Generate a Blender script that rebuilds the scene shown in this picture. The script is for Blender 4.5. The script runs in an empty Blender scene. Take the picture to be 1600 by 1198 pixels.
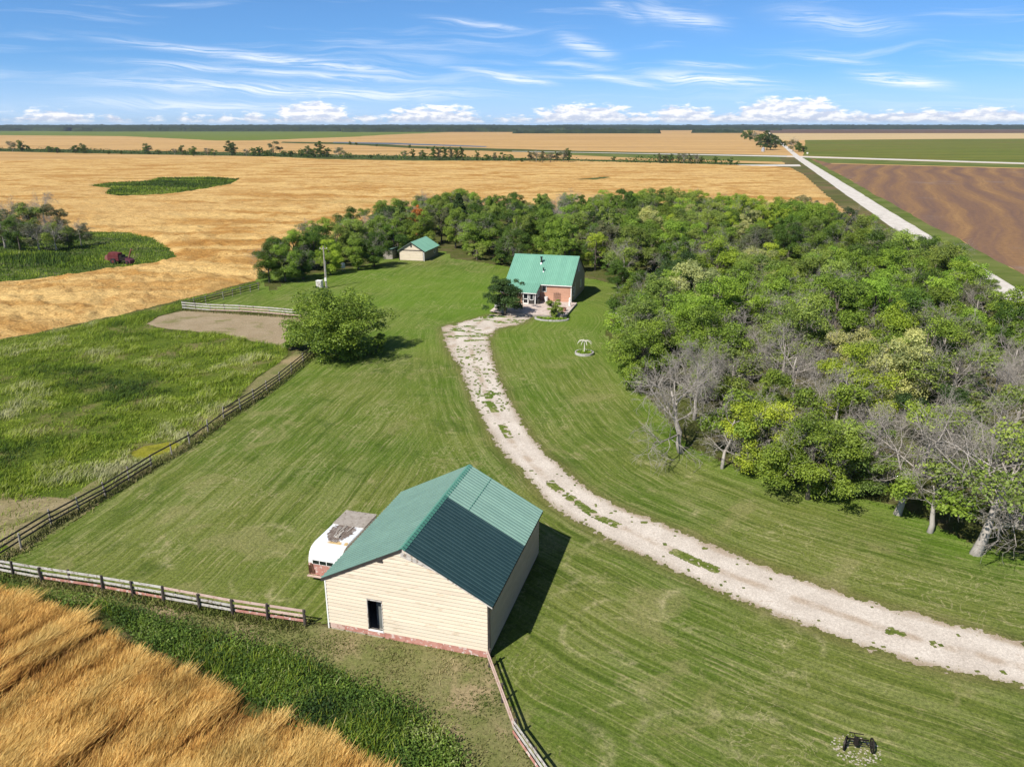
import bpy, math, random
import numpy as np
from mathutils import Vector, Matrix
random.seed(7)
SC = bpy.context.scene
COL = SC.collection
# ------------------------------------------------------------------ camera, sky, sun, exposure
CAM_H = 28.0; F_PX = 1200.0; PITCH = math.atan((599 - 197) / F_PX)      # drone: height, focal length in photo pixels, tilt
cam_d = bpy.data.cameras.new('camera'); cam = bpy.data.objects.new('camera', cam_d); COL.objects.link(cam)
cam.location = (0, 0, CAM_H); cam.rotation_euler = (math.pi / 2 - PITCH, 0, 0)
cam_d.sensor_fit = 'HORIZONTAL'; cam_d.sensor_width = 36; cam_d.lens = 36 * F_PX / 1600
cam_d.clip_start = 0.5; cam_d.clip_end = 60000
SC.camera = cam
SUN_TO = Vector((-0.68, -0.73, 0)).normalized(); SUN_EL = math.radians(46.6)
sun_d = bpy.data.lights.new('sun', 'SUN'); sun = bpy.data.objects.new('sun', sun_d); COL.objects.link(sun)
sdir = Vector((SUN_TO.x * math.cos(SUN_EL), SUN_TO.y * math.cos(SUN_EL), math.sin(SUN_EL)))
sun.rotation_euler = (-sdir).to_track_quat('-Z', 'Y').to_euler(); sun.location = sdir * 200
sun_d.energy = 5.0; sun_d.angle = math.radians(0.53); sun_d.color = (1, 0.955, 0.88)
SC.view_settings.view_transform = 'Standard'; SC.view_settings.look = 'None'
SC.view_settings.gamma = 1; SC.view_settings.use_curve_mapping = False; SC.view_settings.exposure = 0.38
SKY_STRENGTH = 0.05

# ------------------------------------------------------------------ node helpers
class NT:
    def __init__(s, tree): s.t = tree; s.N = tree.nodes; s.L = tree.links
    def node(s, typ, ins=None, **props):
        n = s.N.new(typ)
        for k, v in props.items(): setattr(n, k, v)
        for k, v in (ins or {}).items(): s.put(n.inputs[k], v)
        return n
    def put(s, sock, v):
        if isinstance(v, bpy.types.NodeSocket): s.L.new(v, sock)
        elif v is not None: sock.default_value = v
    def m(s, op, a, b=None, c=None, clamp=False):
        n = s.N.new('ShaderNodeMath'); n.operation = op; n.use_clamp = clamp
        for i, v in enumerate((a, b, c)):
            if v is not None: s.put(n.inputs[i], v)
        return n.outputs[0]
    def vm(s, op, a, b=None):
        n = s.N.new('ShaderNodeVectorMath'); n.operation = op
        s.put(n.inputs[0], a)
        if b is not None: s.put(n.inputs[1], b)
        return n.outputs[0]
    def noise(s, vec, scale, detail=3, rough=.55, dist=0.0):
        n = s.node('ShaderNodeTexNoise', {'Scale': scale, 'Detail': detail, 'Roughness': rough, 'Distortion': dist})
        if vec is not None: s.L.new(vec, n.inputs['Vector'])
        return n.outputs['Fac']
    def ss(s, v, lo, hi, a=0.0, b=1.0):
        n = s.node('ShaderNodeMapRange', {0: v, 1: lo, 2: hi, 3: a, 4: b}, interpolation_type='SMOOTHSTEP'); return n.outputs[0]
    def mix(s, f, a, b, mode='MIX'):
        n = s.N.new('ShaderNodeMix'); n.data_type = 'RGBA'; n.blend_type = mode
        s.put(n.inputs[0], f); s.put(n.inputs[6], c4(a)); s.put(n.inputs[7], c4(b)); return n.outputs[2]
    def ramp(s, f, stops):
        n = s.N.new('ShaderNodeValToRGB'); e = n.color_ramp.elements
        while len(e) < len(stops): e.new(0.5)
        for q, (p, c) in zip(e, stops): q.position = p; q.color = c4(c)
        s.L.new(f, n.inputs[0]); return n.outputs[0]
    def attr(s, name, out='Fac'):
        n = s.N.new('ShaderNodeAttribute'); n.attribute_name = name; return n.outputs[out]
    def xyz(s, x=0.0, y=0.0, z=0.0):
        n = s.N.new('ShaderNodeCombineXYZ'); s.put(n.inputs[0], x); s.put(n.inputs[1], y); s.put(n.inputs[2], z); return n.outputs[0]
    def sep(s, v):
        n = s.N.new('ShaderNodeSeparateXYZ'); s.L.new(v, n.inputs[0]); return n.outputs
    def scale(s, v, x, y, z): return s.vm('MULTIPLY', v, (x, y, z))
    def pos(s): return s.N.new('ShaderNodeNewGeometry').outputs['Position']
    def obj(s): return s.N.new('ShaderNodeTexCoord').outputs['Object']
    def bump(s, h, strength, dist=0.05):
        n = s.node('ShaderNodeBump', {'Height': h, 'Strength': strength, 'Distance': dist}); return n.outputs[0]
def c4(c):
    if isinstance(c, (tuple, list)): return (c[0], c[1], c[2], 1.0)
    return c
MATS = {}
def material(name, fn):
    if name in MATS: return MATS[name]
    mt = bpy.data.materials.new(name); mt.use_nodes = True; t = NT(mt.node_tree)
    for n in list(t.N): t.N.remove(n)
    out = t.N.new('ShaderNodeOutputMaterial'); sh = fn(t); t.L.new(sh, out.inputs['Surface'])
    MATS[name] = mt; return mt
def pbr(t, col, rough=.8, metal=0.0, normal=None, spec=.3):
    n = t.node('ShaderNodeBsdfPrincipled', {'Base Color': c4(col), 'Roughness': rough, 'Metallic': metal, 'Specular IOR Level': spec})
    if normal is not None: t.L.new(normal, n.inputs['Normal'])
    return n.outputs[0]
def worn(name, c1, c2, sc=3.0, rough=.75, metal=0.0, stretch=(1, 1, 1), c3=None, th=.62, bump=.15, spec=.3):
    def fn(t):
        o = t.scale(t.obj(), *stretch)
        info = t.N.new('ShaderNodeObjectInfo').outputs['Random']
        o = t.vm('ADD', o, t.xyz(t.m('MULTIPLY', info, 37.0), t.m('MULTIPLY', info, 17.0), 0))
        a = t.noise(o, sc, 5, .6); col = t.mix(t.ss(a, .3, .7), c1, c2)
        if c3: col = t.mix(t.ss(t.noise(o, sc * 1.7, 6, .65), th, th + .06), col, c3)
        col = t.mix(.25, col, t.mix(info, (.75, .75, .75), (1.15, 1.12, 1.08)), 'MULTIPLY')
        return pbr(t, col, rough, metal, t.bump(a, bump, .02), spec)
    return material(name, fn)

# ------------------------------------------------------------------ world: blue sky, cirrus streaks, cumulus along the horizon
def build_world():
    w = bpy.data.worlds.new('World'); SC.world = w; w.use_nodes = True; t = NT(w.node_tree)
    for n in list(t.N): t.N.remove(n)
    out = t.N.new('ShaderNodeOutputWorld')
    d = t.N.new('ShaderNodeTexCoord').outputs['Generated']
    s = t.sep(d); X, Y, Z = s[0], s[1], s[2]
    zz = t.m('MAXIMUM', Z, 0.0)
    up = t.m('ADD', t.m('MULTIPLY', zz, 1.05), .075)      # the clear dry air of the photograph: blue starts low
    sv = t.vm('NORMALIZE', t.xyz(X, Y, up))
    sky = t.node('ShaderNodeTexSky', {'Vector': sv}, sky_type='NISHITA', sun_disc=False, sun_elevation=SUN_EL,
                 sun_rotation=math.atan2(SUN_TO.x, SUN_TO.y), altitude=500, air_density=1.0, dust_density=.25, ozone_density=2.5).outputs[0]
    sky = t.mix(1.0, sky, t.mix(t.ss(zz, .10, .55), (1.12, 1.74, 2.34), (.95, 1.05, 1.15)), 'MULTIPLY')      # the dome deepens towards the zenith
    az = t.m('ARCTAN2', X, Y); el = t.m('ARCSINE', Z)
    P = lambda x, y: (math.atan2(x - 800, F_PX * math.cos(PITCH) - (y - 599) * math.sin(PITCH)), math.atan2(-(y - 599) * math.cos(PITCH) - F_PX * math.sin(PITCH), math.hypot(F_PX * math.cos(PITCH) - (y - 599) * math.sin(PITCH), x - 800)))
    # general thin cirrus, everywhere on the dome
    warp = t.noise(t.xyz(t.m('MULTIPLY', az, 3.0), t.m('MULTIPLY', el, 9.0), 0), 2.0, 2)
    el2 = t.m('ADD', el, t.m('MULTIPLY', warp, .035))
    c1 = t.noise(t.xyz(t.m('MULTIPLY', az, 2.2), t.m('MULTIPLY', el2, 42.0), 3.1), 1.5, 7, .62, .3)
    cir = t.m('MULTIPLY', t.ss(c1, .50, .80), .45)
    streak = None
    fine = t.noise(t.xyz(t.m('MULTIPLY', az, 9.0), t.m('MULTIPLY', t.m('ADD', el2, t.m('MULTIPLY', az, .05)), 190.0), 8.0), 1.6, 6, .68, .6)
    # (x0,y0)-(x1,y1) ends of each cirrus streak, half width, strength
    for (x0, y0, x1, y1, hw, st) in [(190, 62, 640, 117, 9, .8), (190, 98, 690, 128, 7, .6), (150, 130, 760, 148, 12, .75), (120, 160, 520, 168, 10, .6),
                                     (700, 105, 860, 128, 6, .6), (1010, 118, 1205, 132, 11, .95), (1335, 118, 1480, 134, 10, .95), (870, 60, 960, 90, 14, .55),
                                     (1000, 12, 1125, 40, 18, .6), (900, 115, 1035, 134, 7, .65), (760, 122, 865, 130, 7, .8), (670, 30, 830, 48, 6, .45),
                                     (1210, 20, 1420, 48, 16, .4), (1230, 84, 1370, 100, 6, .45), (940, 8, 1010, 30, 12, .4), (840, 95, 960, 108, 7, .4), (1040, 100, 1170, 106, 5, .5)]:
        a0, e0 = P(x0, y0); a1, e1 = P(x1, y1); L = math.hypot(a1 - a0, e1 - e0); ca, sa = (a1 - a0) / L, (e1 - e0) / L
        da = t.m('SUBTRACT', az, (a0 + a1) / 2); de = t.m('SUBTRACT', el, (e0 + e1) / 2)
        u = t.m('DIVIDE', t.m('ADD', t.m('MULTIPLY', da, ca), t.m('MULTIPLY', de, sa)), L / 2)
        v = t.m('DIVIDE', t.m('SUBTRACT', t.m('MULTIPLY', de, ca), t.m('MULTIPLY', da, sa)), hw * .68 / F_PX)
        v = t.m('ADD', v, t.m('MULTIPLY', t.m('SUBTRACT', warp, .5), 3.2))
        g = t.m('EXPONENT', t.m('MULTIPLY', t.m('ADD', t.m('POWER', t.m('ABSOLUTE', u), 3.0), t.m('MULTIPLY', v, v)), -1.2))
        g = t.m('MULTIPLY', g, st)
        streak = g if streak is None else t.m('MAXIMUM', streak, g)
    streak = t.m('MULTIPLY', t.m('MULTIPLY', streak, 1.25), t.ss(fine, .32, .62), clamp=True)
    cir = t.m('MULTIPLY', t.m('MAXIMUM', cir, streak), t.ss(Z, .0, .02))
    # low pale band near the horizon
    band = t.m('MULTIPLY', t.ss(el, .075, .0), .60)
    # cumulus: banks low over the horizon all the way round, thicker where the photo has them
    bank = None
    for (x0, x1, ytop, st) in [(418, 565, 155, 1.0), (585, 770, 162, .9), (815, 1010, 160, 1.1), (1000, 1130, 162, .85), (1130, 1330, 148, 1.15), (1180, 1290, 168, .8), (1440, 1640, 166, .9), (320, 420, 178, .6), (1330, 1450, 180, .6), (0, 170, 168, .7)]:
        a0, _ = P(x0, 190); a1, _ = P(x1, 190); _, et = P((x0 + x1) / 2, ytop)
        u = t.m('DIVIDE', t.m('SUBTRACT', az, (a0 + a1) / 2), (a1 - a0) / 2)
        v = t.m('DIVIDE', el, et)
        prof = t.m('SUBTRACT', 1.0, t.m('ADD', t.m('POWER', t.m('ABSOLUTE', u), 2.4), t.m('POWER', t.m('ABSOLUTE', v), 2.4)))
        prof = t.m('MULTIPLY', t.m('MAXIMUM', prof, -1.0), st)
        bank = prof if bank is None else t.m('MAXIMUM', bank, prof)
    rl = t.ss(el, .045, .004)
    ring = t.m('SUBTRACT', t.m('MULTIPLY', rl, t.m('SUBTRACT', t.noise(t.xyz(t.m('MULTIPLY', az, 3.5), 2.2, 0), 2.0, 2), .42)), t.m('SUBTRACT', 1.0, rl))
    bank = t.m('MAXIMUM', bank, t.m('MULTIPLY', t.m('ADD', ring, .10), 2.8))
    pv = t.xyz(t.m('MULTIPLY', az, 36.0), t.m('MULTIPLY', el, 105.0), 1.3)
    puff = t.noise(pv, 1.5, 8, .58, .15); puff_lit = t.noise(t.vm('ADD', pv, (.16, -.34, 0)), 1.5, 8, .58, .15)
    cum = t.ss(t.m('ADD', t.m('MULTIPLY', t.m('SUBTRACT', puff, .5), 3.0), t.m('MULTIPLY', t.m('SUBTRACT', bank, .12), 1.2)), -.10, .50)
    cum = t.m('MULTIPLY', cum, t.ss(bank, -.35, .05))
    cum = t.m('MULTIPLY', cum, t.ss(Z, .001, .008))
    relief = t.ss(t.m('ADD', t.m('SUBTRACT', puff, puff_lit), t.m('MULTIPLY', el, 1.6)), -.12, .16)
    cumcol = t.mix(relief, (11.0, 12.2, 15.0), (18.6, 18.6, 18.8))
    col = t.mix(band, sky, (10.6, 13.2, 17.0))
    col = t.mix(t.m('MULTIPLY', cir, .92), col, (16.5, 17.4, 18.6))
    col = t.mix(cum, col, cumcol)
    bg = t.node('ShaderNodeBackground', {'Color': col, 'Strength': SKY_STRENGTH}); t.L.new(bg.outputs[0], out.inputs[0])
build_world()

# ------------------------------------------------------------------ geometry helpers
cP, sP = math.cos(PITCH), math.sin(PITCH)
def G(x, y, z=0.0):                      # a point of the photograph laid out on the ground plane (or at height z)
    u, v = (x - 800) / F_PX, (y - 599) / F_PX; d = (u, cP - v * sP, -v * cP - sP); k = (z - CAM_H) / d[2]
    return (d[0] * k, d[1] * k)
def GP(pts, z=0.0): return [G(x, y, z) for x, y in pts]
def to_px(X, Y, Z=0.0):
    Z = Z - CAM_H; zc = Y * cP - Z * sP; return 800 + F_PX * X / zc, 599 - F_PX * (Y * sP + Z * cP) / zc
RNG = np.random.default_rng(11)
_LAT = RNG.random((8, 256, 256)).astype(np.float32)
def vnoise(x, y, k=0):
    x = np.asarray(x, float); y = np.asarray(y, float); xi = np.floor(x).astype(int); yi = np.floor(y).astype(int)
    fx = x - xi; fy = y - yi; fx = fx * fx * (3 - 2 * fx); fy = fy * fy * (3 - 2 * fy); T = _LAT[k % 8]
    g = lambda a, b: T[(yi + b) & 255, (xi + a) & 255]
    return (g(0, 0) * (1 - fx) + g(1, 0) * fx) * (1 - fy) + (g(0, 1) * (1 - fx) + g(1, 1) * fx) * fy
def fbm(x, y, k=0, o=4):
    s = 0; a = .5; n = 0
    for i in range(o): s = s + a * vnoise(x * 2 ** i + 13.7 * i, y * 2 ** i + 7.1 * i, k + i); n += a; a *= .55
    return s / n
def in_poly(px, py, poly):
    r = np.zeros(px.shape, bool); n = len(poly)
    for i in range(n):
        x0, y0 = poly[i]; x1, y1 = poly[(i + 1) % n]
        if y0 == y1: continue
        c = ((y0 > py) != (y1 > py)) & (px < (x1 - x0) * (py - y0) / (y1 - y0) + x0); r ^= c
    return r
def seg_dist(px, py, pts, closed=False):
    best = np.full(px.shape, 1e18); arc = np.zeros(px.shape); side = np.zeros(px.shape); L = 0
    n = len(pts); m = n if closed else n - 1
    for i in range(m):
        x0, y0 = pts[i]; x1, y1 = pts[(i + 1) % n]; dx, dy = x1 - x0, y1 - y0; l2 = dx * dx + dy * dy + 1e-12
        k = np.clip(((px - x0) * dx + (py - y0) * dy) / l2, 0, 1); d = (px - x0 - k * dx) ** 2 + (py - y0 - k * dy) ** 2
        b = d < best; best = np.where(b, d, best); ln = math.sqrt(l2); arc = np.where(b, L + k * ln, arc)
        side = np.where(b, np.sign(dx * (py - y0) - dy * (px - x0)), side); L += ln
    return np.sqrt(best), arc, side
def sdf(px, py, poly):                   # positive inside
    d = seg_dist(px, py, poly, True)[0]; return np.where(in_poly(px, py, poly), d, -d)
def np_mesh(name, V, F, attrs=None, smooth=False):
    V = np.asarray(V, np.float32); F = np.asarray(F, np.int32); n, k = F.shape
    me = bpy.data.meshes.new(name); me.vertices.add(len(V)); me.vertices.foreach_set('co', V.ravel())
    me.loops.add(n * k); me.loops.foreach_set('vertex_index', F.ravel())
    me.polygons.add(n); me.polygons.foreach_set('loop_start', np.arange(0, n * k, k, dtype=np.int32))
    for a, (dom, typ, arr) in (attrs or {}).items():
        at = me.attributes.new(a, typ, dom); arr = np.asarray(arr, np.float32)
        at.data.foreach_set('vector' if typ == 'FLOAT_VECTOR' else 'value', arr.ravel())
    me.update(calc_edges=True)
    if smooth: me.polygons.foreach_set('use_smooth', np.ones(n, bool))
    return me
class MB:
    """collects boxes, tubes and prisms into one mesh"""
    def __init__(s): s.v = []; s.f = []
    def add(s, vs, fs):
        b = len(s.v); s.v += [tuple(v) for v in vs]; s.f += [tuple(b + i for i in f) for f in fs]; return s
    def box(s, x0, x1, y0, y1, z0, z1, M=None):
        vs = [Vector(p) for p in ((x0, y0, z0), (x1, y0, z0), (x1, y1, z0), (x0, y1, z0), (x0, y0, z1), (x1, y0, z1), (x1, y1, z1), (x0, y1, z1))]
        if M: vs = [M @ v for v in vs]
        return s.add(vs, ((0, 3, 2, 1), (4, 5, 6, 7), (0, 1, 5, 4), (1, 2, 6, 5), (2, 3, 7, 6), (3, 0, 4, 7)))
    def bar(s, p, q, w, h, up=(0, 0, 1)):       # a board from p to q, w wide across, h tall
        p, q = Vector(p), Vector(q); d = (q - p).normalized(); sd = d.cross(Vector(up)); sd = sd.normalized() if sd.length > 1e-6 else Vector((1, 0, 0)); u = sd.cross(d)
        vs = []
        for e in (p, q): vs += [e - sd * w / 2 - u * h / 2, e + sd * w / 2 - u * h / 2, e + sd * w / 2 + u * h / 2, e - sd * w / 2 + u * h / 2]
        return s.add(vs, ((0, 3, 2, 1), (4, 5, 6, 7), (0, 1, 5, 4), (1, 2, 6, 5), (2, 3, 7, 6), (3, 0, 4, 7)))
    def tube(s, pts, rad, n=8, cap=True):
        pts = [Vector(p) for p in pts]; rad = rad if isinstance(rad, (list, tuple)) else [rad] * len(pts); vs = []; fs = []; ref = None
        for i, p in enumerate(pts):
            d = (pts[min(i + 1, len(pts) - 1)] - pts[max(i - 1, 0)]).normalized()
            if ref is None: ref = d.orthogonal().normalized()
            ref = (ref - d * ref.dot(d)); ref = ref.normalized() if ref.length > 1e-6 else d.orthogonal().normalized(); b = d.cross(ref)
            for k in range(n):
                a = 2 * math.pi * k / n; vs.append(p + (ref * math.cos(a) + b * math.sin(a)) * rad[i])
        for i in range(len(pts) - 1):
            for k in range(n): fs.append((i * n + k, i * n + (k + 1) % n, (i + 1) * n + (k + 1) % n, (i + 1) * n + k))
        if cap: fs.append(tuple(range(n - 1, -1, -1))); fs.append(tuple((len(pts) - 1) * n + k for k in range(n)))
        return s.add(vs, fs)
    def prism(s, poly, axis, a, b):             # polygon (2D) extruded along axis from a to b
        n = len(poly); put = {'x': lambda p, t: (t, p[0], p[1]), 'y': lambda p, t: (p[0], t, p[1]), 'z': lambda p, t: (p[0], p[1], t)}[axis]
        vs = [put(p, a) for p in poly] + [put(p, b) for p in poly]
        return s.add(vs, [tuple(range(n - 1, -1, -1)), tuple(range(n, 2 * n))] + [(i, (i + 1) % n, n + (i + 1) % n, n + i) for i in range(n)])
    def ring(s, c, r, w, h, n=20):              # annulus lying flat
        vs = []
        for k in range(n):
            a = 2 * math.pi * k / n; e = (math.cos(a), math.sin(a))
            for rr, z in ((r - w, 0), (r, 0), (r, h), (r - w, h)): vs.append((c[0] + e[0] * rr, c[1] + e[1] * rr, c[2] + z))
        fs = []
        for k in range(n):
            m = (k + 1) % n
            for j in range(4): fs.append((k * 4 + j, m * 4 + j, m * 4 + (j + 1) % 4, k * 4 + (j + 1) % 4))
        return s.add(vs, fs)
    def mesh(s, name, bev=0, smooth=False):
        me = bpy.data.meshes.new(name); me.from_pydata(s.v, [], s.f)
        import bmesh
        bm = bmesh.new(); bm.from_mesh(me); bmesh.ops.recalc_face_normals(bm, faces=bm.faces)
        if bev: bmesh.ops.bevel(bm, geom=list(bm.edges), offset=bev, segments=1, affect='EDGES')
        bm.to_mesh(me); bm.free()
        if smooth: me.polygons.foreach_set('use_smooth', np.ones(len(me.polygons), bool))
        return me
    def build(s, name, mt, parent=None, loc=None, bev=0, smooth=False): return ob(name, s.mesh(name, bev, smooth), mt, parent, loc)
def ob(name, me, mt=None, parent=None, loc=None, rz=None, **props):
    o = bpy.data.objects.new(name, me); COL.objects.link(o)
    if mt is not None and me is not None and not me.materials: me.materials.append(mt)
    if parent is not None: o.parent = parent
    if loc is not None: o.location = loc
    if rz is not None: o.rotation_euler = (0, 0, rz)
    for k, v in props.items(): o[k] = v
    return o
def tag(o, label, cat, group=None):
    o['label'] = label; o['category'] = cat
    if group: o['group'] = group
    return o
def thing(name, label, cat, loc=(0, 0, 0), rz=0, group=None):
    o = bpy.data.objects.new(name, None); COL.objects.link(o); o.location = loc; o.rotation_euler = (0, 0, rz); o.empty_display_size = .3
    return tag(o, label, cat, group)
def structure(o): o['kind'] = 'structure'; return o
def stuff(o): o['kind'] = 'stuff'; return o

# ------------------------------------------------------------------ outlines of the place (photo points laid on the ground)
DRIVE = GP([(688, 512), (697, 545), (718, 575), (733, 620), (755, 660), (778, 700), (815, 738), (860, 790), (900, 815), (950, 845), (1010, 872), (1100, 915), (1200, 957), (1320, 1003), (1450, 1043), (1600, 1074), (1760, 1105),
            (1760, 1040), (1600, 1006), (1500, 975), (1400, 950), (1300, 920), (1200, 885), (1100, 845), (1030, 815), (960, 787), (920, 765), (880, 730), (855, 710), (830, 680), (805, 640), (785, 600), (771, 560), (765, 530), (777, 515), (822, 505), (834, 495), (800, 490), (765, 491), (735, 500), (700, 508)])
DRIVE_MID = GP([(762, 497), (735, 515), (742, 560), (770, 630), (803, 690), (870, 760), (935, 805), (1020, 842), (1100, 880), (1250, 935), (1400, 985), (1600, 1040), (1760, 1072)])
FENCE_LINE = GP([(34, 859), (490, 548)])
GROVE = [(15, 118), (12.5, 106), (12.4, 96), (13.2, 84), (14.5, 74), (15.4, 65), (18, 61), (21, 58), (25.5, 54.5), (29.4, 53), (31.8, 47), (36, 45), (44, 44), (64, 56),
         (76, 88), (82, 118), (87, 150), (93, 186), (88, 214), (74, 242), (52, 278), (12, 248), (-18, 260), (-40, 238), G(560, 322, 8), G(480, 350, 8), G(418, 392, 8), (-51, 150), (-46.5, 144), (-42, 149), (-33, 158), (-29, 166), (-27, 181), (-16, 181), (-14, 171), (-6, 165), (6, 152), (16, 146), (20, 138), (18, 128)]
GOLD = GP([(-200, 585), (0, 527), (60, 517), (130, 503), (200, 488), (265, 471), (330, 455), (400, 436)]) + [G(412, 405, 3), G(470, 352, 6), G(552, 322, 7), G(600, 304, 7), (-20, 268), (10, 256), (54, 288), (78, 250), (91, 222), (97, 205)] + GP([(1305, 317), (1285, 300), (1255, 272), (1235, 262), (1100, 257), (900, 252), (650, 252), (500, 249), (400, 244), (180, 240), (0, 236.5), (-250, 232)])
POND = GP([(140, 291), (170, 286), (230, 283), (250, 278), (330, 277), (374, 280), (360, 288), (310, 297), (260, 304), (190, 307), (165, 303), (172, 294)])
SLOUGH = GP([(-150, 380), (0, 345), (60, 352), (130, 362), (200, 363), (240, 372), (262, 386), (278, 401), (240, 411), (150, 424), (90, 432), (0, 441), (-150, 455)])
SLIVER = GP([(898, 281), (950, 276), (955, 278), (925, 282)])
DIRT = GP([(229, 506), (250, 495), (287, 485), (360, 489), (460, 495), (475, 505), (465, 530), (452, 541), (420, 537), (350, 522), (260, 515)])
MARSH = GP([(-200, 592), (0, 532), (130, 508), (265, 475), (330, 460), (400, 440), (404, 451), (350, 466), (286, 483), (248, 494), (228, 507), (260, 516), (350, 523), (420, 538), (450, 544), (440, 565), (400, 590), (370, 625), (330, 660), (270, 706), (190, 755), (110, 785), (60, 800), (30, 840), (-10, 872), (-200, 990)])
ALGAE = GP([(204, 707), (225, 697), (262, 691), (282, 693), (268, 704), (240, 713), (212, 717)])
STRIP = GP([(-60, 860), (0, 872), (22, 902), (210, 934), (360, 962), (478, 974), (515, 980), (764, 1019), (790, 1100), (810, 1160), (880, 1260), (740, 1260), (700, 1150), (620, 1105), (480, 1050), (330, 1010), (180, 960), (30, 925), (-60, 905)])
WEEDS = GP([(-60, 895), (30, 923), (110, 940), (180, 948), (260, 972), (330, 990), (420, 1010), (500, 1045), (570, 1075), (650, 1108), (700, 1150), (745, 1260), (640, 1260), (600, 1205), (530, 1170), (420, 1110), (340, 1062), (280, 1030), (230, 1010), (165, 960), (90, 940), (20, 916), (-60, 895)])
WHEAT = GP([(-154, 922), (-4, 934), (36, 949), (86, 966), (156, 996), (226, 1046), (286, 1066), (346, 1103), (430, 1136), (530, 1189), (610, 1232), (634, 1330), (-150, 1330)])
LAWN = [(-36, 40)] + GP([(0, 872), (34, 862), (237, 733), (376, 642), (455, 584), (490, 552), (470, 540), (476, 505), (460, 493), (286, 482), (402, 446), (392, 432)]) + [(-70, 165), (-60, 170), (-30, 190), (10, 175), (40, 150), (40, 120), (32, 60), (60, 46), (75, 30), (40, 10), (0, 10)] + GP([(880, 1262), (810, 1160), (790, 1100), (766, 1030), (478, 972), (210, 926)])

# ------------------------------------------------------------------ ground materials
def m_lawn(t):
    p = t.pos(); A = t.attr('flow_a', 'Vector'); B = t.attr('flow_b', 'Vector'); w = t.attr('flow_w')
    wob = t.m('MULTIPLY', t.noise(p, .12, 2), .9)
    def st(v, k):
        s = t.sep(v); x = t.m('ADD', s[0], wob)
        return t.noise(t.xyz(t.m('MULTIPLY', x, 2.1), t.m('MULTIPLY', s[1], .05), k), 1.0, 4, .66), t.noise(t.xyz(t.m('MULTIPLY', x, 5.0), t.m('MULTIPLY', s[1], .25), k + 4), 1.0, 3, .6)
    a1, a2 = st(A, 1.0); b1, b2 = st(B, 9.0)
    s1 = t.m('ADD', t.m('MULTIPLY', a1, t.m('SUBTRACT', 1.0, w)), t.m('MULTIPLY', b1, w)); s2 = t.m('ADD', t.m('MULTIPLY', a2, t.m('SUBTRACT', 1.0, w)), t.m('MULTIPLY', b2, w))
    big = t.noise(p, .07, 4, .6); mid = t.noise(p, .42, 5, .62, .6); fine = t.noise(p, 5.0, 5, .72); grain = t.noise(p, 24.0, 3, .7)
    col = t.mix(t.ss(big, .36, .62), (.084, .134, .017), (.136, .162, .034))
    col = t.mix(t.m('MULTIPLY', t.ss(s1, .47, .62), .62), col, (.195, .215, .075))
    col = t.mix(t.m('MULTIPLY', t.ss(s1, .50, .36), .55), col, (.050, .080, .012))
    col = t.mix(t.m('MULTIPLY', t.ss(s2, .50, .72), .50), col, (.36, .33, .165))
    blot = t.noise(p, .19, 5, .62, .9); col = t.mix(t.m('MULTIPLY', t.ss(blot, .55, .68), .55), col, (.048, .082, .011)); col = t.mix(t.m('MULTIPLY', t.ss(blot, .44, .33), .50), col, (.245, .225, .100))
    sp = t.noise(p, 1.1, 6, .74, .5); col = t.mix(t.m('MULTIPLY', t.ss(sp, .57, .70), .42), col, (.30, .275, .135)); col = t.mix(t.m('MULTIPLY', t.ss(sp, .43, .30), .45), col, (.048, .078, .012))
    far = t.attr('lush'); col = t.mix(t.m('MULTIPLY', far, .55), col, (.115, .215, .016))
    dry = t.ss(t.m('ADD', t.m('MULTIPLY', mid, .65), t.m('MULTIPLY', s2, .35)), .56, .72)
    col = t.mix(t.m('MULTIPLY', dry, t.m('SUBTRACT', .72, t.m('MULTIPLY', far, .5))), col, (.33, .285, .155))
    swirl = t.noise(p, .32, 3, .5, 3.2)
    col = t.mix(t.m('MULTIPLY', t.ss(t.m('ABSOLUTE', t.m('SUBTRACT', swirl, .5)), .022, .0), t.m('MULTIPLY', t.ss(t.noise(p, .11, 2), .5, .62), .45)), col, (.40, .355, .20))
    arcs = t.attr('arcs'); col = t.mix(t.m('MULTIPLY', arcs, t.ss(t.noise(p, 2.2, 4, .7), .34, .62)), col, (.40, .355, .20))
    edge = t.attr('edge'); col = t.mix(t.m('MULTIPLY', edge, .65), col, (.15, .125, .055))
    col = t.mix(1.0, col, t.ramp(fine, [(.22, (.34, .36, .32)), (.5, (1, 1, 1)), (.78, (1.6, 1.52, 1.45))]), 'MULTIPLY')
    col = t.mix(1.0, col, t.ramp(grain, [(.3, (.66, .68, .62)), (.7, (1.3, 1.28, 1.22))]), 'MULTIPLY')
    h = t.m('ADD', t.m('MULTIPLY', fine, .7), t.m('MULTIPLY', grain, .4))
    return pbr(t, col, .95, 0, t.bump(h, .7, .12), .08)
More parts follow.
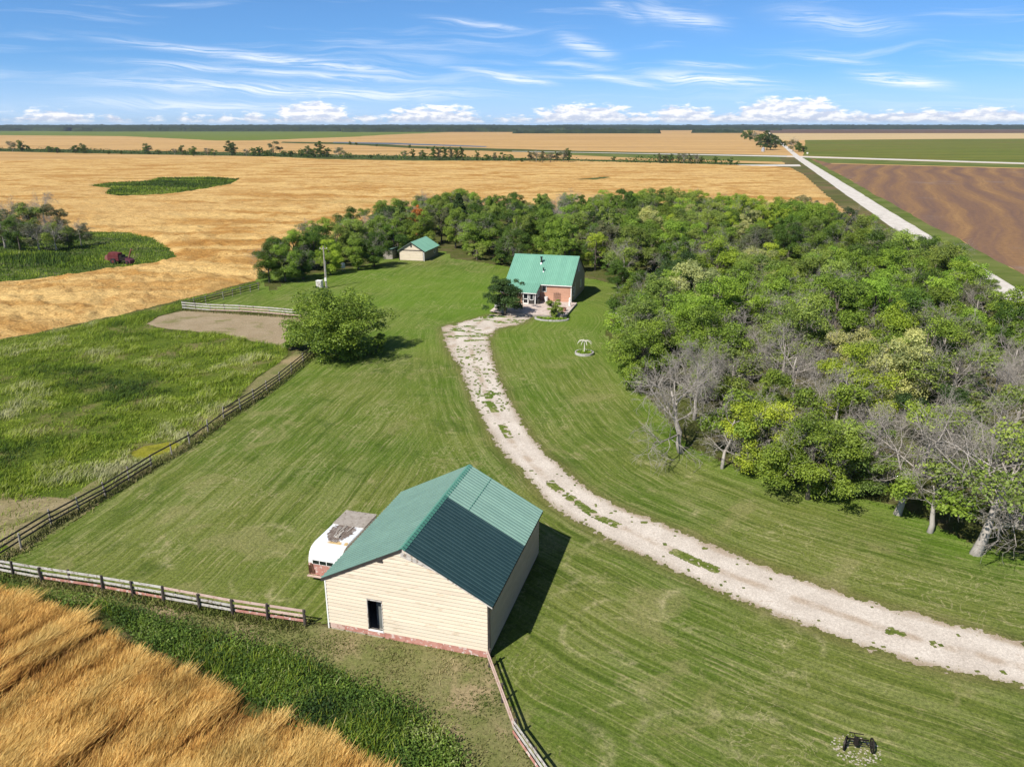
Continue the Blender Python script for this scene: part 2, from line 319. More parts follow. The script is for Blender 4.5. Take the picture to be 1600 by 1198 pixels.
def m_gravel(t):
    p = t.pos(); big = t.noise(p, .35, 4); fine = t.noise(p, 6.0, 5, .75); gr = t.node('ShaderNodeTexVoronoi', {'Scale': 22.0, 'Vector': p}).outputs['Color']
    col = t.mix(t.ss(big, .3, .7), (.54, .475, .41), (.66, .595, .525))
    tr = t.m('ABSOLUTE', t.attr('mid')); col = t.mix(t.m('MULTIPLY', t.m('MAXIMUM', t.ss(tr, .55, .1), t.ss(tr, 1.7, 2.3)), t.ss(t.noise(p, .5, 4, .6), .36, .60)), col, (.46, .375, .295))
    col = t.mix(t.m('MULTIPLY', t.attr('rim'), t.ss(fine, .35, .6)), col, (.30, .235, .155))
    col = t.mix(t.ss(t.noise(p, 1.4, 4, .7), .60, .72), col, (.50, .41, .335))
    col = t.mix(1.0, col, t.ramp(fine, [(.25, (.70, .68, .66)), (.7, (1.12, 1.12, 1.1))]), 'MULTIPLY')
    col = t.mix(.30, col, t.mix(1.0, col, t.ramp(t.sep(gr)[0], [(0, (.35, .33, .31)), (1, (1.25, 1.25, 1.25))]), 'MULTIPLY'))
    return pbr(t, col, .95, 0, t.bump(fine, .5, .05), .1)
def m_gold(t):
    p = t.pos(); wv = t.vm('ADD', t.scale(p, .012, .03, 0), t.scale(t.node('ShaderNodeTexNoise', {'Scale': .02, 'Detail': 2.0, 'Vector': p}).outputs['Color'], 1.1, 1.1, 0))
    st = t.noise(wv, 3.0, 7, .62, .5); big = t.noise(p, .009, 3); fine = t.noise(t.scale(p, .8, 1.2, 1), .55, 6, .7, .7); gr = t.noise(p, 3.0, 4, .75)
    col = t.mix(t.ss(st, .36, .62), (.42, .225, .062), (.66, .455, .185))
    col = t.mix(t.m('MULTIPLY', t.ss(big, .46, .68), .7), col, (.60, .405, .170))
    col = t.mix(t.m('MULTIPLY', t.ss(fine, .50, .28), .75), col, (.285, .135, .034))
    col = t.mix(t.m('MULTIPLY', t.ss(fine, .56, .76), .6), col, (.76, .57, .26))
    green = t.ss(t.noise(t.scale(p, .6, 1.6, 1), .014, 4, .6), .61, .70); col = t.mix(t.m('MULTIPLY', green, .4), col, (.30, .23, .075))
    col = t.mix(1.0, col, t.ramp(gr, [(.25, (.48, .43, .36)), (.7, (1.30, 1.29, 1.26))]), 'MULTIPLY')
    return pbr(t, col, .9, 0, t.bump(t.m('ADD', fine, t.m('MULTIPLY', gr, .4)), .9, .55), .1)
def m_field(c1, c2, sx=.003, sy=.02, grain=.35, c3=None, dist=.4):
    def fn(t):
        p = t.pos(); v = t.scale(p, sx, sy, 0); a = t.noise(v, 2.0, 6, .62, dist); b = t.noise(p, .06, 6, .7)
        col = t.mix(t.ss(a, .32, .68), c1, c2)
        if c3: col = t.mix(t.ss(t.noise(v, 1.1, 4, .6, .6), .52, .64), col, c3)
        col = t.mix(1.0, col, t.ramp(b, [(.25, (1 - grain,) * 3), (.75, (1 + grain,) * 3)]), 'MULTIPLY')
        return pbr(t, col, .95, 0, None, .05)
    return fn
def m_brown(t):
    p = t.pos(); rot = t.node('ShaderNodeVectorRotate', {'Vector': p, 'Angle': math.radians(-4)}, rotation_type='Z_AXIS').outputs[0]
    w = t.m('MULTIPLY', t.m('SUBTRACT', t.noise(p, .006, 3, .5), .5), 30.0)
    s = t.sep(rot); x = t.m('ADD', t.m('SUBTRACT', t.m('MULTIPLY', s[0], .86), t.m('MULTIPLY', s[1], .50)), w)
    wav = t.m('SINE', t.m('MULTIPLY', x, .52)); al = t.m('ADD', t.m('MULTIPLY', s[0], .50), t.m('MULTIPLY', s[1], .86)); n = t.noise(t.xyz(t.m('MULTIPLY', x, .16), t.m('MULTIPLY', al, .005), 0), 1.0, 7, .66, .4)
    row = t.noise(t.xyz(t.m('MULTIPLY', x, .9), t.m('MULTIPLY', al, .03), 5.0), 1.0, 5, .7); n = t.m('ADD', t.m('MULTIPLY', n, .62), t.m('MULTIPLY', row, .38))
    f = t.noise(p, .7, 6, .7); q = t.m('ADD', t.m('MULTIPLY', wav, .070), t.m('ADD', .10, t.m('MULTIPLY', n, .80)))
    col = t.ramp(q, [(.28, (.125, .085, .072)), (.44, (.180, .108, .072)), (.58, (.240, .140, .070)), (.74, (.37, .225, .095))])
    col = t.mix(t.m('MULTIPLY', t.ss(t.noise(p, .03, 4), .58, .72), .35), col, (.24, .20, .185))
    col = t.mix(1.0, col, t.ramp(f, [(.25, (.72,) * 3), (.75, (1.26,) * 3)]), 'MULTIPLY')
    return pbr(t, col, .95, 0, t.bump(f, .5, .15), .05)
def m_soil(c1, c2, c3, sc=.5):
    def fn(t):
        p = t.pos(); a = t.noise(p, sc, 6, .68); b = t.noise(p, 4.5, 5, .75); g = t.noise(p, 20.0, 3, .7)
        col = t.mix(t.ss(a, .35, .65), c1, c2); col = t.mix(t.ss(t.noise(p, sc * .6, 4, .6, .5), .5, .66), col, c3)
        col = t.mix(1.0, col, t.ramp(b, [(.25, (.55, .55, .52)), (.75, (1.4, 1.38, 1.34))]), 'MULTIPLY')
        col = t.mix(1.0, col, t.ramp(g, [(.3, (.75, .75, .72)), (.7, (1.22, 1.22, 1.2))]), 'MULTIPLY')
        return pbr(t, col, .95, 0, t.bump(b, .7, .12), .05)
    return fn
def m_road(t):
    p = t.pos(); a = t.noise(p, .35, 5, .6); f = t.noise(p, 4.0, 4, .7)
    col = t.mix(t.ss(a, .3, .7), (.50, .455, .40), (.62, .58, .525)); col = t.mix(1.0, col, t.ramp(f, [(.25, (.85,) * 3), (.7, (1.1,) * 3)]), 'MULTIPLY')
    return pbr(t, col, .95, 0, None, .1)

# ------------------------------------------------------------------ ground sheets
def polar(r0, r1, k, a0, a1, da):
    nr = int(math.log(r1 / r0) / k) + 1; nt = int((a1 - a0) / da) + 1
    r = r0 * np.exp(np.arange(nr) * k); a = a0 + np.arange(nt) * da
    return np.outer(r, np.sin(a)), np.outer(r, np.cos(a))
def cells(X, Y, keep, Z, attrs, name, mt, smooth=True):
    """mesh of the grid cells whose four corners are kept"""
    nr, nt = X.shape; idx = np.arange(nr * nt).reshape(nr, nt)
    kc = keep[:-1, :-1] & keep[1:, :-1] & keep[:-1, 1:] & keep[1:, 1:]
    F = np.stack([idx[:-1, :-1][kc], idx[:-1, 1:][kc], idx[1:, 1:][kc], idx[1:, :-1][kc]], 1)
    a = (X.ravel()[F[0, 1]] - X.ravel()[F[0, 0]]) * (Y.ravel()[F[0, 2]] - Y.ravel()[F[0, 0]]) - (Y.ravel()[F[0, 1]] - Y.ravel()[F[0, 0]]) * (X.ravel()[F[0, 2]] - X.ravel()[F[0, 0]])
    if a < 0: F = F[:, ::-1]
    used = np.unique(F); rm = np.full(nr * nt, -1); rm[used] = np.arange(len(used)); F = rm[F]
    V = np.stack([X.ravel(), Y.ravel(), np.broadcast_to(Z, X.shape).ravel()], 1)[used]
    at = {k: ('POINT', ty, (v.reshape(-1, 3) if ty == 'FLOAT_VECTOR' else v.ravel())[used]) for k, (ty, v) in (attrs or {}).items()}
    return ob(name, np_mesh(name, V, F, at, smooth), mt)
def sheet(name, poly, z, mt, step=None, jag=0.0, k=0):
    """one flat sheet with an outline roughened by noise"""
    pts = []
    n = len(poly)
    for i in range(n):
        (x0, y0), (x1, y1) = poly[i], poly[(i + 1) % n]; L = math.hypot(x1 - x0, y1 - y0); m = max(1, int(L / step)) if step else 1
        nx, ny = -(y1 - y0) / (L + 1e-9), (x1 - x0) / (L + 1e-9)
        for j in range(m):
            q = j / m; x, y = x0 + (x1 - x0) * q, y0 + (y1 - y0) * q; o = (float(fbm(np.array(x / (step or 1) * .7), np.array(y / (step or 1) * .7), k, 3)) - .5) * 2 * jag
            pts.append((x + nx * o, y + ny * o))
    from mathutils.geometry import tessellate_polygon
    tri = tessellate_polygon([[Vector((x, y, 0)) for x, y in pts]])
    me = bpy.data.meshes.new(name); me.from_pydata([(x, y, z) for x, y in pts], [], [tuple(t) for t in tri]); me.update()
    import bmesh
    bm = bmesh.new(); bm.from_mesh(me); bmesh.ops.recalc_face_normals(bm, faces=bm.faces)
    if bm.faces and sum(f.normal.z for f in bm.faces) < 0: bmesh.ops.reverse_faces(bm, faces=bm.faces)
    bm.to_mesh(me); bm.free()
    return structure(ob(name, me, mt))

stub = material('stubble', m_field((.42, .255, .095), (.53, .345, .155), .0015, .02, .18, (.36, .22, .085)))
g = MB(); g.add([(-30000, -3000, -.06), (30000, -3000, -.06), (30000, 40000, -.06), (-30000, 40000, -.06)], [(0, 1, 2, 3)])
structure(g.build('ground', stub))
green_far = material('green_far', m_field((.105, .150, .022), (.16, .185, .035), .002, .03, .18))
green_east = material('green_east', m_field((.092, .122, .018), (.16, .165, .035), .0025, .02, .2, (.155, .125, .035)))
brown_far = material('brown_far', m_field((.115, .070, .045), (.15, .098, .06), .001, .01, .12))
tan_far = material('tan_far', m_field((.46, .33, .16), (.54, .41, .22), .001, .01, .1))
reed = material('reed', m_field((.045, .062, .016), (.085, .10, .028), .01, .05, .3))
ditch = material('ditch', m_field((.075, .088, .022), (.14, .118, .05), .02, .05, .35, (.17, .115, .06)))
verge = material('verge', m_field((.085, .120, .020), (.15, .165, .05), .02, .05, .3))
road_m = material('road_gravel', m_road)
sheet('pasture', GP([(-300, 201.5), (150, 203.5), (400, 203.6), (560, 204.5), (700, 206.8), (600, 211), (560, 213.5), (400, 219.5), (330, 219.8), (250, 215.5), (190, 213), (-300, 209)]), -.05, green_far, 60, 20)
sheet('straw_field', GP([(1205, 208), (1950, 207), (1950, 217), (1490, 217.5), (1258, 219.4), (1215, 219)]), -.05, tan_far, 60, 10)
sheet('ploughed_field', GP([(1165, 201.2), (1950, 200.8), (1950, 208), (1490, 208.4), (1205, 208.3)]), -.046, brown_far, 80, 15)
sheet('hay_field', GP([(1258, 219), (1490, 217.3), (1950, 215.5), (1950, 264), (1600, 255), (1255, 243.5)]), -.042, green_east, 30, 2)
sheet('slough', GP([(440, 221.5), (560, 223), (640, 228), (800, 233), (1000, 238), (1230, 243), (1230, 246.5), (1000, 242), (800, 237.5), (640, 231.5), (540, 226), (440, 223.5)]), -.042, reed, 25, 4)
sheet('water', GP([(520, 221.9), (620, 223.6), (760, 228.6), (760, 230), (620, 226), (520, 223.2)]), -.038, material('water', lambda t: pbr(t, (.10, .10, .085), .35, 0, None, .3)), 30, 3)
sheet('hedge_strip', GP([(-250, 228), (0, 232), (120, 234), (400, 238.5), (600, 243), (760, 246), (900, 249), (1100, 253), (1235, 257), (1235, 262.5), (1100, 257.5), (900, 253), (650, 252.5), (500, 249.5), (400, 244.5), (180, 240.5), (0, 237), (-250, 232.5)]), -.038, reed, 18, 3)
# grid road and cross road
r0 = np.array(G(1248.5, 247)); r1 = np.array(G(1552, 447)); rd = (r0 - r1) / np.linalg.norm(r0 - r1); rn = np.array((rd[1], -rd[0]))
RA, RB = r1 - rd * 130, r0 + rd * 25
def strip_poly(A, B, o0, o1): return [tuple(A + rn * o0), tuple(A + rn * o1), tuple(B + rn * o1), tuple(B + rn * o0)]
sheet('ditch', strip_poly(RA, RB - rd * 20, -17.5, 3.0), -.030, ditch, 9, 2.2)
sheet('road_verge', strip_poly(RA, RB, 3.0, 9.5), -.030, verge, 9, 1.2, 2)
sheet('road', strip_poly(RA, RB + rd * 2, -3.5, 3.5), -.018, road_m, 7, .35)
sheet('far_road', [tuple(RB + rn * -2.6), tuple(RB + rn * 3), tuple(np.array(G(1201, 207)) + rn * 3), tuple(np.array(G(1201, 207)) - rn * 3)], -.022, road_m, 25, .5)
sheet('cross_road_verge', GP([(1100, 243.8), (1240, 246), (1600, 257), (1950, 268), (1950, 272.5), (1600, 262.5), (1240, 253.5), (1000, 247), (850, 240.5), (850, 238)]), -.034, verge, 18, 2, 1)
sheet('cross_road', GP([(800, 236.3), (1000, 239.6), (1238, 243.6), (1600, 254.4), (1950, 265.4), (1950, 268), (1600, 256.6), (1238, 245.6), (1000, 240.4), (800, 236.8)]), -.024, road_m, 30, .5)
sheet('side_track', GP([(1110, 257.6), (1249, 257.2), (1252, 260), (1110, 259.6)]), -.026, road_m, 12, .6)
E_FIELD = [tuple(RA + rn * 9), tuple(RB - rd * 30 + rn * 9)] + GP([(1300, 256), (1600, 263.5), (1950, 274), (1950, 640)])
sheet('brown_field', E_FIELD, -.026, material('brown_field', m_brown), 9, 1.5)
gold = material('gold_crop', m_gold)
# the yard around everything near: rough grass under the grove, marsh and lawn
sheet('yard_ground', [(-95, 20), (20, 5), (120, 20), (110, 90), (96, 150), (100, 190), (96, 215), (80, 250), (52, 286), (10, 258), (-20, 270), (-48, 242), (-80, 190), (-78, 160), (-100, 120)], -.05, material('grove_floor', m_soil((.075, .090, .022), (.10, .105, .035), (.13, .11, .055))), 4, 1.2)
# golden crop, standing 0.7 m, lumpy where the wind has laid it
X, Y = polar(88, 800, .0042, -.86, .46, .0030)
d = sdf(X, Y, GOLD); d = np.minimum(d, -sdf(X, Y, POND)); d = np.minimum(d, -sdf(X, Y, SLOUGH)); d = np.minimum(d, -sdf(X, Y, SLIVER))
d = d + (fbm(X * .35, Y * .35, 2) - .5) * 2.2
lump = fbm(X * .30 + 6 * fbm(X * .05, Y * .05, 1), Y * .42, 3, 5); lod = np.clip(1.25 - Y / 700, .3, 1)
swath = fbm((X * .6 + Y * .8) * .10, (X * .8 - Y * .6) * .5, 4, 3)
Zg = np.clip(d / 2.0, 0, 1) * (.42 + lod * (lump - .5) * 1.5 + .35 * (swath - .5))
Zg += np.where(d > 3, .25 * (vnoise(X * 1.3, Y * 1.3, 5) - .5) * lod, 0)
Zg = np.where(d < .4, np.minimum(Zg, .25 * d + .06), Zg)
structure(cells(X, Y, d > -1.0, Zg, None, 'crop_field', gold))
sheet('pond', POND, -.005, material('pond_grass', m_field((.055, .075, .02), (.12, .13, .04), .02, .08, .35)), 6, 1.2)
sheet('slough_meadow', SLOUGH, -.005, material('slough_grass', m_soil((.05, .085, .015), (.10, .135, .03), (.13, .135, .07), .2)), 4, 1)
sheet('weed_patch', SLIVER, -.005, MATS['pond_grass'], 4, .6)
sheet('marsh', MARSH, -.004, material('marsh_floor', m_soil((.07, .105, .016), (.12, .16, .024), (.19, .17, .075), .22)), 3, .7)
sheet('bare_dirt', DIRT, .004, material('dirt', m_soil((.30, .235, .155), (.345, .275, .19), (.21, .19, .09), .4)), 2.5, .7)
sheet('bare_dirt', GP([(-60, 770), (40, 772), (120, 782), (100, 800), (60, 826), (20, 850), (-60, 880)]), .004, material('tan_dirt', m_soil((.30, .25, .15), (.24, .20, .105), (.16, .155, .06), .5)), 1, .6, 2)
sheet('algae_pool', ALGAE, .006, material('algae', m_soil((.20, .20, .02), (.25, .24, .035), (.14, .15, .02), .8)), .8, .25)
sheet('trampled_ground', STRIP, .003, material('strip_soil', m_soil((.150, .165, .055), (.215, .195, .095), (.31, .245, .145), .35)), 2, .5)
sheet('fence_path', [(x - 2.6, y + 1.2) for x, y in GP([(34, 859), (202, 751), (350, 655), (490, 552)])] + [(x + .5, y - .2) for x, y in GP([(490, 552), (350, 655), (202, 751), (34, 859)])], -.002, MATS['strip_soil'], 1.5, .5, 3)
sheet('weed_ground', WEEDS, .007, material('weed_soil', m_soil((.030, .045, .010), (.05, .06, .018), (.04, .05, .016), .5)), 1.5, .3)
sheet('wheat_ground', WHEAT, .008, material('wheat_soil', m_soil((.22, .115, .034), (.28, .155, .05), (.16, .08, .025), .9)), 1.5, .2)
# lawn
X, Y = polar(16, 200, .0065, -.80, .98, .0050)
d = sdf(X, Y, LAWN) + (fbm(X * .8, Y * .8, 6) - .5) * 1.0
gd = sdf(X, Y, GROVE); dd, arc, side = seg_dist(X, Y, DRIVE_MID); fd, farc, fs_ = seg_dist(X, Y, [FENCE_LINE[0], (FENCE_LINE[1][0] + .18 * 120, FENCE_LINE[1][1] + 120)])
west = np.clip((dd - 3.5) / 8, 0, 1) * (side < 0) * np.clip((4 - X) / 8, 0, 1); din = np.abs(sdf(X, Y, DRIVE))
rim = np.clip(1 - din / 1.3, 0, 1) ** 1.5 * .9
fa = np.stack([dd * side, arc, arc * 0], -1); fb = np.stack([fd * fs_, farc, farc * 0], -1)
arcs = np.zeros(X.shape); ra = random.Random(3)          # tight turns of the mower leave pale scalped arcs
for k in range(46):
    if k < 26: ax, ay = G(ra.uniform(840, 1250), ra.uniform(860, 1190))
    elif k < 36: ax, ay = G(ra.uniform(930, 1200), ra.uniform(680, 850))
    else: ax, ay = G(ra.uniform(180, 480), ra.uniform(820, 950))
    rr = ra.uniform(.5, 2.6); dd_ = np.hypot((X - ax) / ra.uniform(.8, 1.4), Y - ay); th = np.arctan2(Y - ay, X - ax); t0, tw = ra.uniform(-3.1, 3.1), ra.uniform(.5, 1.7)
    dth = np.abs(np.angle(np.exp(1j * (th - t0)))); arcs = np.maximum(arcs, np.exp(-((dd_ - rr) / ra.uniform(.12, .30)) ** 2) * np.clip(1.6 - dth / tw * 1.6, 0, 1) * ra.uniform(.35, .85))
lush = np.clip((Y - 55) / 60, 0, 1) * np.clip(.4 + (fbm(X * .06, Y * .06, 3) - .4) * 2, 0, 1)
lush = np.maximum(lush, np.clip(gd / 3 + 1.0, 0, 1) * .7)
cells(X, Y, (d > 0) & (gd < 1.2), 0.0 + .03 * fbm(X * .25, Y * .25, 5), {'flow_a': ('FLOAT_VECTOR', fa), 'flow_b': ('FLOAT_VECTOR', fb), 'flow_w': ('FLOAT', west), 'edge': ('FLOAT', rim), 'lush': ('FLOAT', lush), 'arcs': ('FLOAT', arcs)}, 'lawn', material('lawn', m_lawn))
structure(bpy.data.objects['lawn'])
# gravel drive: cells cut out of a fine grid, so its edges are ragged and grass shows through in the middle
def drive_part(x0, x1, y0, y1, s):
    X, Y = np.meshgrid(np.arange(x0, x1, s), np.arange(y0, y1, s), indexing='xy')
    d = sdf(X, Y, DRIVE); mid, arc, side = seg_dist(X, Y, DRIVE_MID)
    n1 = fbm(X * 1.7, Y * 1.7, 1, 4) - .5; n2 = fbm(X * 6, Y * 6, 4, 2) - .5
    keep = d + n1 * 1.1 + n2 * .5 > 0.05
    tuft = fbm(arc * .30, mid * .05 + 3, 2, 3); n3 = fbm(X * 2.6, Y * 2.6, 7, 3)
    hole = (np.abs(mid * side + .25) < .34 + .3 * (n3 - .5)) & (tuft > .52) & (n3 > .46) & (arc > 34)
    hole |= (fbm(X * 3.6, Y * 1.7, 5, 3) > .62) & (arc > 16) & (arc < 42) & (np.abs(mid) < 2.2) & (n3 > .5)
    hole |= (vnoise(X * 2.9, Y * 2.9, 3) > .955) & (d < 1.6)
    hole |= (fbm(X * .5, Y * .9, 6, 3) > .62) & (fbm(X * 3.5, Y * 3.5, 2, 3) > .46) & (arc < 14)
    return X, Y, keep & ~hole, {'rim': ('FLOAT', np.clip(1 - d / .8, 0, 1)), 'mid': ('FLOAT', mid * side + .25)}
gv = material('gravel', m_gravel)
X, Y, kp, at = drive_part(-14, 62, 28, 122, .09)
structure(cells(X, Y, kp, .034, at, 'driveway', gv))

# ------------------------------------------------------------------ painted and weathered materials
teal = worn('roof_teal', (.118, .205, .165), (.136, .235, .188), 1.2, .42, 0, (1, 1, 1), None, .6, .03, .5)
teal_faded = worn('roof_teal_faded', (.20, .335, .272), (.225, .365, .297), 1.0, .38, 0, (1, 1, 1), None, .6, .03, .55)
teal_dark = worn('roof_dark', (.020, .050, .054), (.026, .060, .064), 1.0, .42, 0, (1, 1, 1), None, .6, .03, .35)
mint = worn('roof_mint', (.155, .345, .25), (.175, .375, .275), .8, .42, 0, (1, 1, 1), None, .6, .03, .5)
mint_edge = worn('trim_green', (.07, .22, .16), (.08, .25, .18), 1.0, .5)
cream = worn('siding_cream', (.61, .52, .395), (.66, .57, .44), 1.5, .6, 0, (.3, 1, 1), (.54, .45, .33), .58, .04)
shade_siding = worn('siding_shaded', (.33, .275, .195), (.37, .31, .225), 1.5, .65)  # wall shade put into the siding colour, for walls turned from the sun
tan_side = worn('siding_tan', (.48, .37, .24), (.53, .42, .28), 1.0, .7)
orange = worn('siding_orange', (.46, .25, .165), (.52, .295, .20), 1.2, .7)
white = worn('white_paint', (.76, .75, .71), (.82, .81, .78), 2.0, .5)
white_old = worn('white_weathered', (.42, .39, .35), (.56, .53, .485), 2.5, .85, 0, (1, 1, 1), (.24, .20, .16), .54)
pink_old = worn('faded_red_paint', (.52, .36, .30), (.62, .47, .40), 2.5, .8, 0, (1, 1, 1), (.40, .24, .19), .56)
red_old = worn('red_weathered', (.40, .17, .13), (.50, .26, .21), 2.5, .8, 0, (1, 1, 1), (.62, .52, .47), .55)
brown_wood = worn('dark_fence_wood', (.055, .045, .038), (.10, .082, .068), 2.0, .9, 0, (1, 1, 1), (.20, .165, .14), .62)
grey_wood = worn('grey_wood', (.27, .235, .20), (.36, .325, .285), 2.5, .9, 0, (1, 1, 1), (.16, .13, .11), .58)
deck_wood = worn('deck_wood', (.50, .40, .34), (.60, .51, .45), 1.2, .8, 0, (1, 1, 1), (.40, .27, .22), .58)
dark_trim = worn('dark_trim', (.030, .028, .026), (.05, .045, .04), 2.0, .7)
soffit = worn('soffit_board', (.13, .105, .085), (.20, .165, .135), 3.0, .9)
concrete = worn('concrete', (.36, .34, .31), (.44, .42, .39), 1.5, .9)
interior = worn('interior_board', (.06, .05, .042), (.09, .075, .06), 2.0, .95)
black = worn('black_iron', (.018, .015, .013), (.035, .028, .024), 4.0, .6, .4, (1, 1, 1), (.09, .045, .025), .62)
rust = worn('rusty_steel', (.14, .065, .04), (.20, .10, .06), 3.0, .8, .1)
steel = worn('galvanised', (.55, .56, .57), (.66, .67, .68), 1.0, .4, .6)
machine_red = worn('machine_red', (.105, .020, .022), (.15, .032, .032), 1.5, .8, 0, (1, 1, 1), (.38, .16, .13), .64)
stone_m = worn('pale_stone', (.30, .265, .20), (.44, .40, .32), 3.0, .9)
glass = material('window_glass', lambda t: pbr(t, (.012, .016, .018), .06, 0, None, .6))
tyre_m = worn('rubber', (.016, .016, .017), (.03, .03, .03), 4.0, .85)
trailer_white = worn('trailer_white', (.60, .585, .55), (.68, .665, .64), 1.5, .4, 0, (1, 1, 1), (.72, .68, .60), .66)

def lap(x_b0, x_b1, x_t0, x_t1, z0, z1, proud=.040):
    """one lap-siding board on a wall facing -y: proud at its lower edge"""
    m = MB(); v = [(x_b0, -proud, z0), (x_b1, -proud, z0), (x_t1, -.010, z1), (x_t0, -.010, z1), (x_b0, -.004, z0), (x_b1, -.004, z0), (x_t1, -.004, z1), (x_t0, -.004, z1)]
    return m.add(v, ((0, 1, 2, 3), (5, 4, 7, 6), (4, 0, 3, 7), (1, 5, 6, 2), (4, 5, 1, 0), (3, 2, 6, 7)))
def ribbed(w, L, ribs=3, h=.042):
    """one ribbed roof sheet: x across, y up the slope, with raised ribs"""
    prof = [(0, 0)]
    for i in range(ribs):
        c = (i + .5) * w / ribs; prof += [(c - .045, 0), (c - .022, h), (c + .022, h), (c + .045, 0)]
    prof.append((w - .006, 0)); n = len(prof); v = []
    for y in (0, L):
        v += [(x, y, z + .012) for x, z in prof]
    for y in (0, L): v += [(0, y, -.004), (w - .006, y, -.004)]
    f = [(i, i + 1, n + i + 1, n + i) for i in range(n - 1)] + [tuple([2 * n] + [2 * n + 1] + list(range(n - 1, -1, -1))), tuple([2 * n + 3, 2 * n + 2] + list(range(n, 2 * n)))]
    f += [(2 * n, 0, n, 2 * n + 2), (n - 1, 2 * n + 1, 2 * n + 3, 2 * n - 1), (2 * n + 1, 2 * n, 2 * n + 2, 2 * n + 3)]
    m = MB(); m.add(v, f); return m
def roof_side(root, origin, xdir, updir, count, w, L, mats, name='roof_panel', ribs=3):
    """row of ribbed sheets, as parts that share one mesh per colour"""
    xd = Vector(xdir).normalized(); ud = Vector(updir).normalized(); nd = xd.cross(ud)
    M = Matrix((xd, ud, nd)).transposed().to_4x4(); cache = {}
    for i in range(count):
        mt = mats(i)
        if mt.name not in cache: me = ribbed(w, L, ribs).mesh(name); me.materials.append(mt); cache[mt.name] = me
        o = ob(name, cache[mt.name], None, root); q = M.copy(); q.translation = Vector(origin) + xd * (i * w) + nd * (.003 * (i % 2)); o.matrix_local = q
def window(root, c, w, h, facing, frame=white, name='window', bars=(0, 0)):
    """frame, pane; c = centre of the opening on the wall face, facing 'x' or '-y'"""
    F = MB(); t = .075; d = .07
    def bx(m, a0, a1, z0, z1, o0, o1):
        if facing == '-y': m.box(c[0] + a0, c[0] + a1, c[1] - o1, c[1] - o0, c[2] + z0, c[2] + z1)
        else: m.box(c[0] + o0, c[0] + o1, c[1] + a0, c[1] + a1, c[2] + z0, c[2] + z1)
    bx(F, -w / 2 - t, -w / 2, -h / 2 - t, h / 2 + t, .0, d); bx(F, w / 2, w / 2 + t, -h / 2 - t, h / 2 + t, .0, d)
    bx(F, -w / 2, w / 2, h / 2, h / 2 + t, .0, d); bx(F, -w / 2, w / 2, -h / 2 - t, -h / 2, .0, d + .03)
    for i in range(bars[0]): x = -w / 2 + w * (i + 1) / (bars[0] + 1); bx(F, x - .02, x + .02, -h / 2, h / 2, .0, d - .01)
    for i in range(bars[1]): z = -h / 2 + h * (i + 1) / (bars[1] + 1); bx(F, -w / 2, w / 2, z - .02, z + .02, .0, d - .012)
    f = F.build(name, frame, root); Pn = MB(); bx(Pn, -w / 2, w / 2, -h / 2, h / 2, .002, .022); Pn.build('pane', glass, f); return f

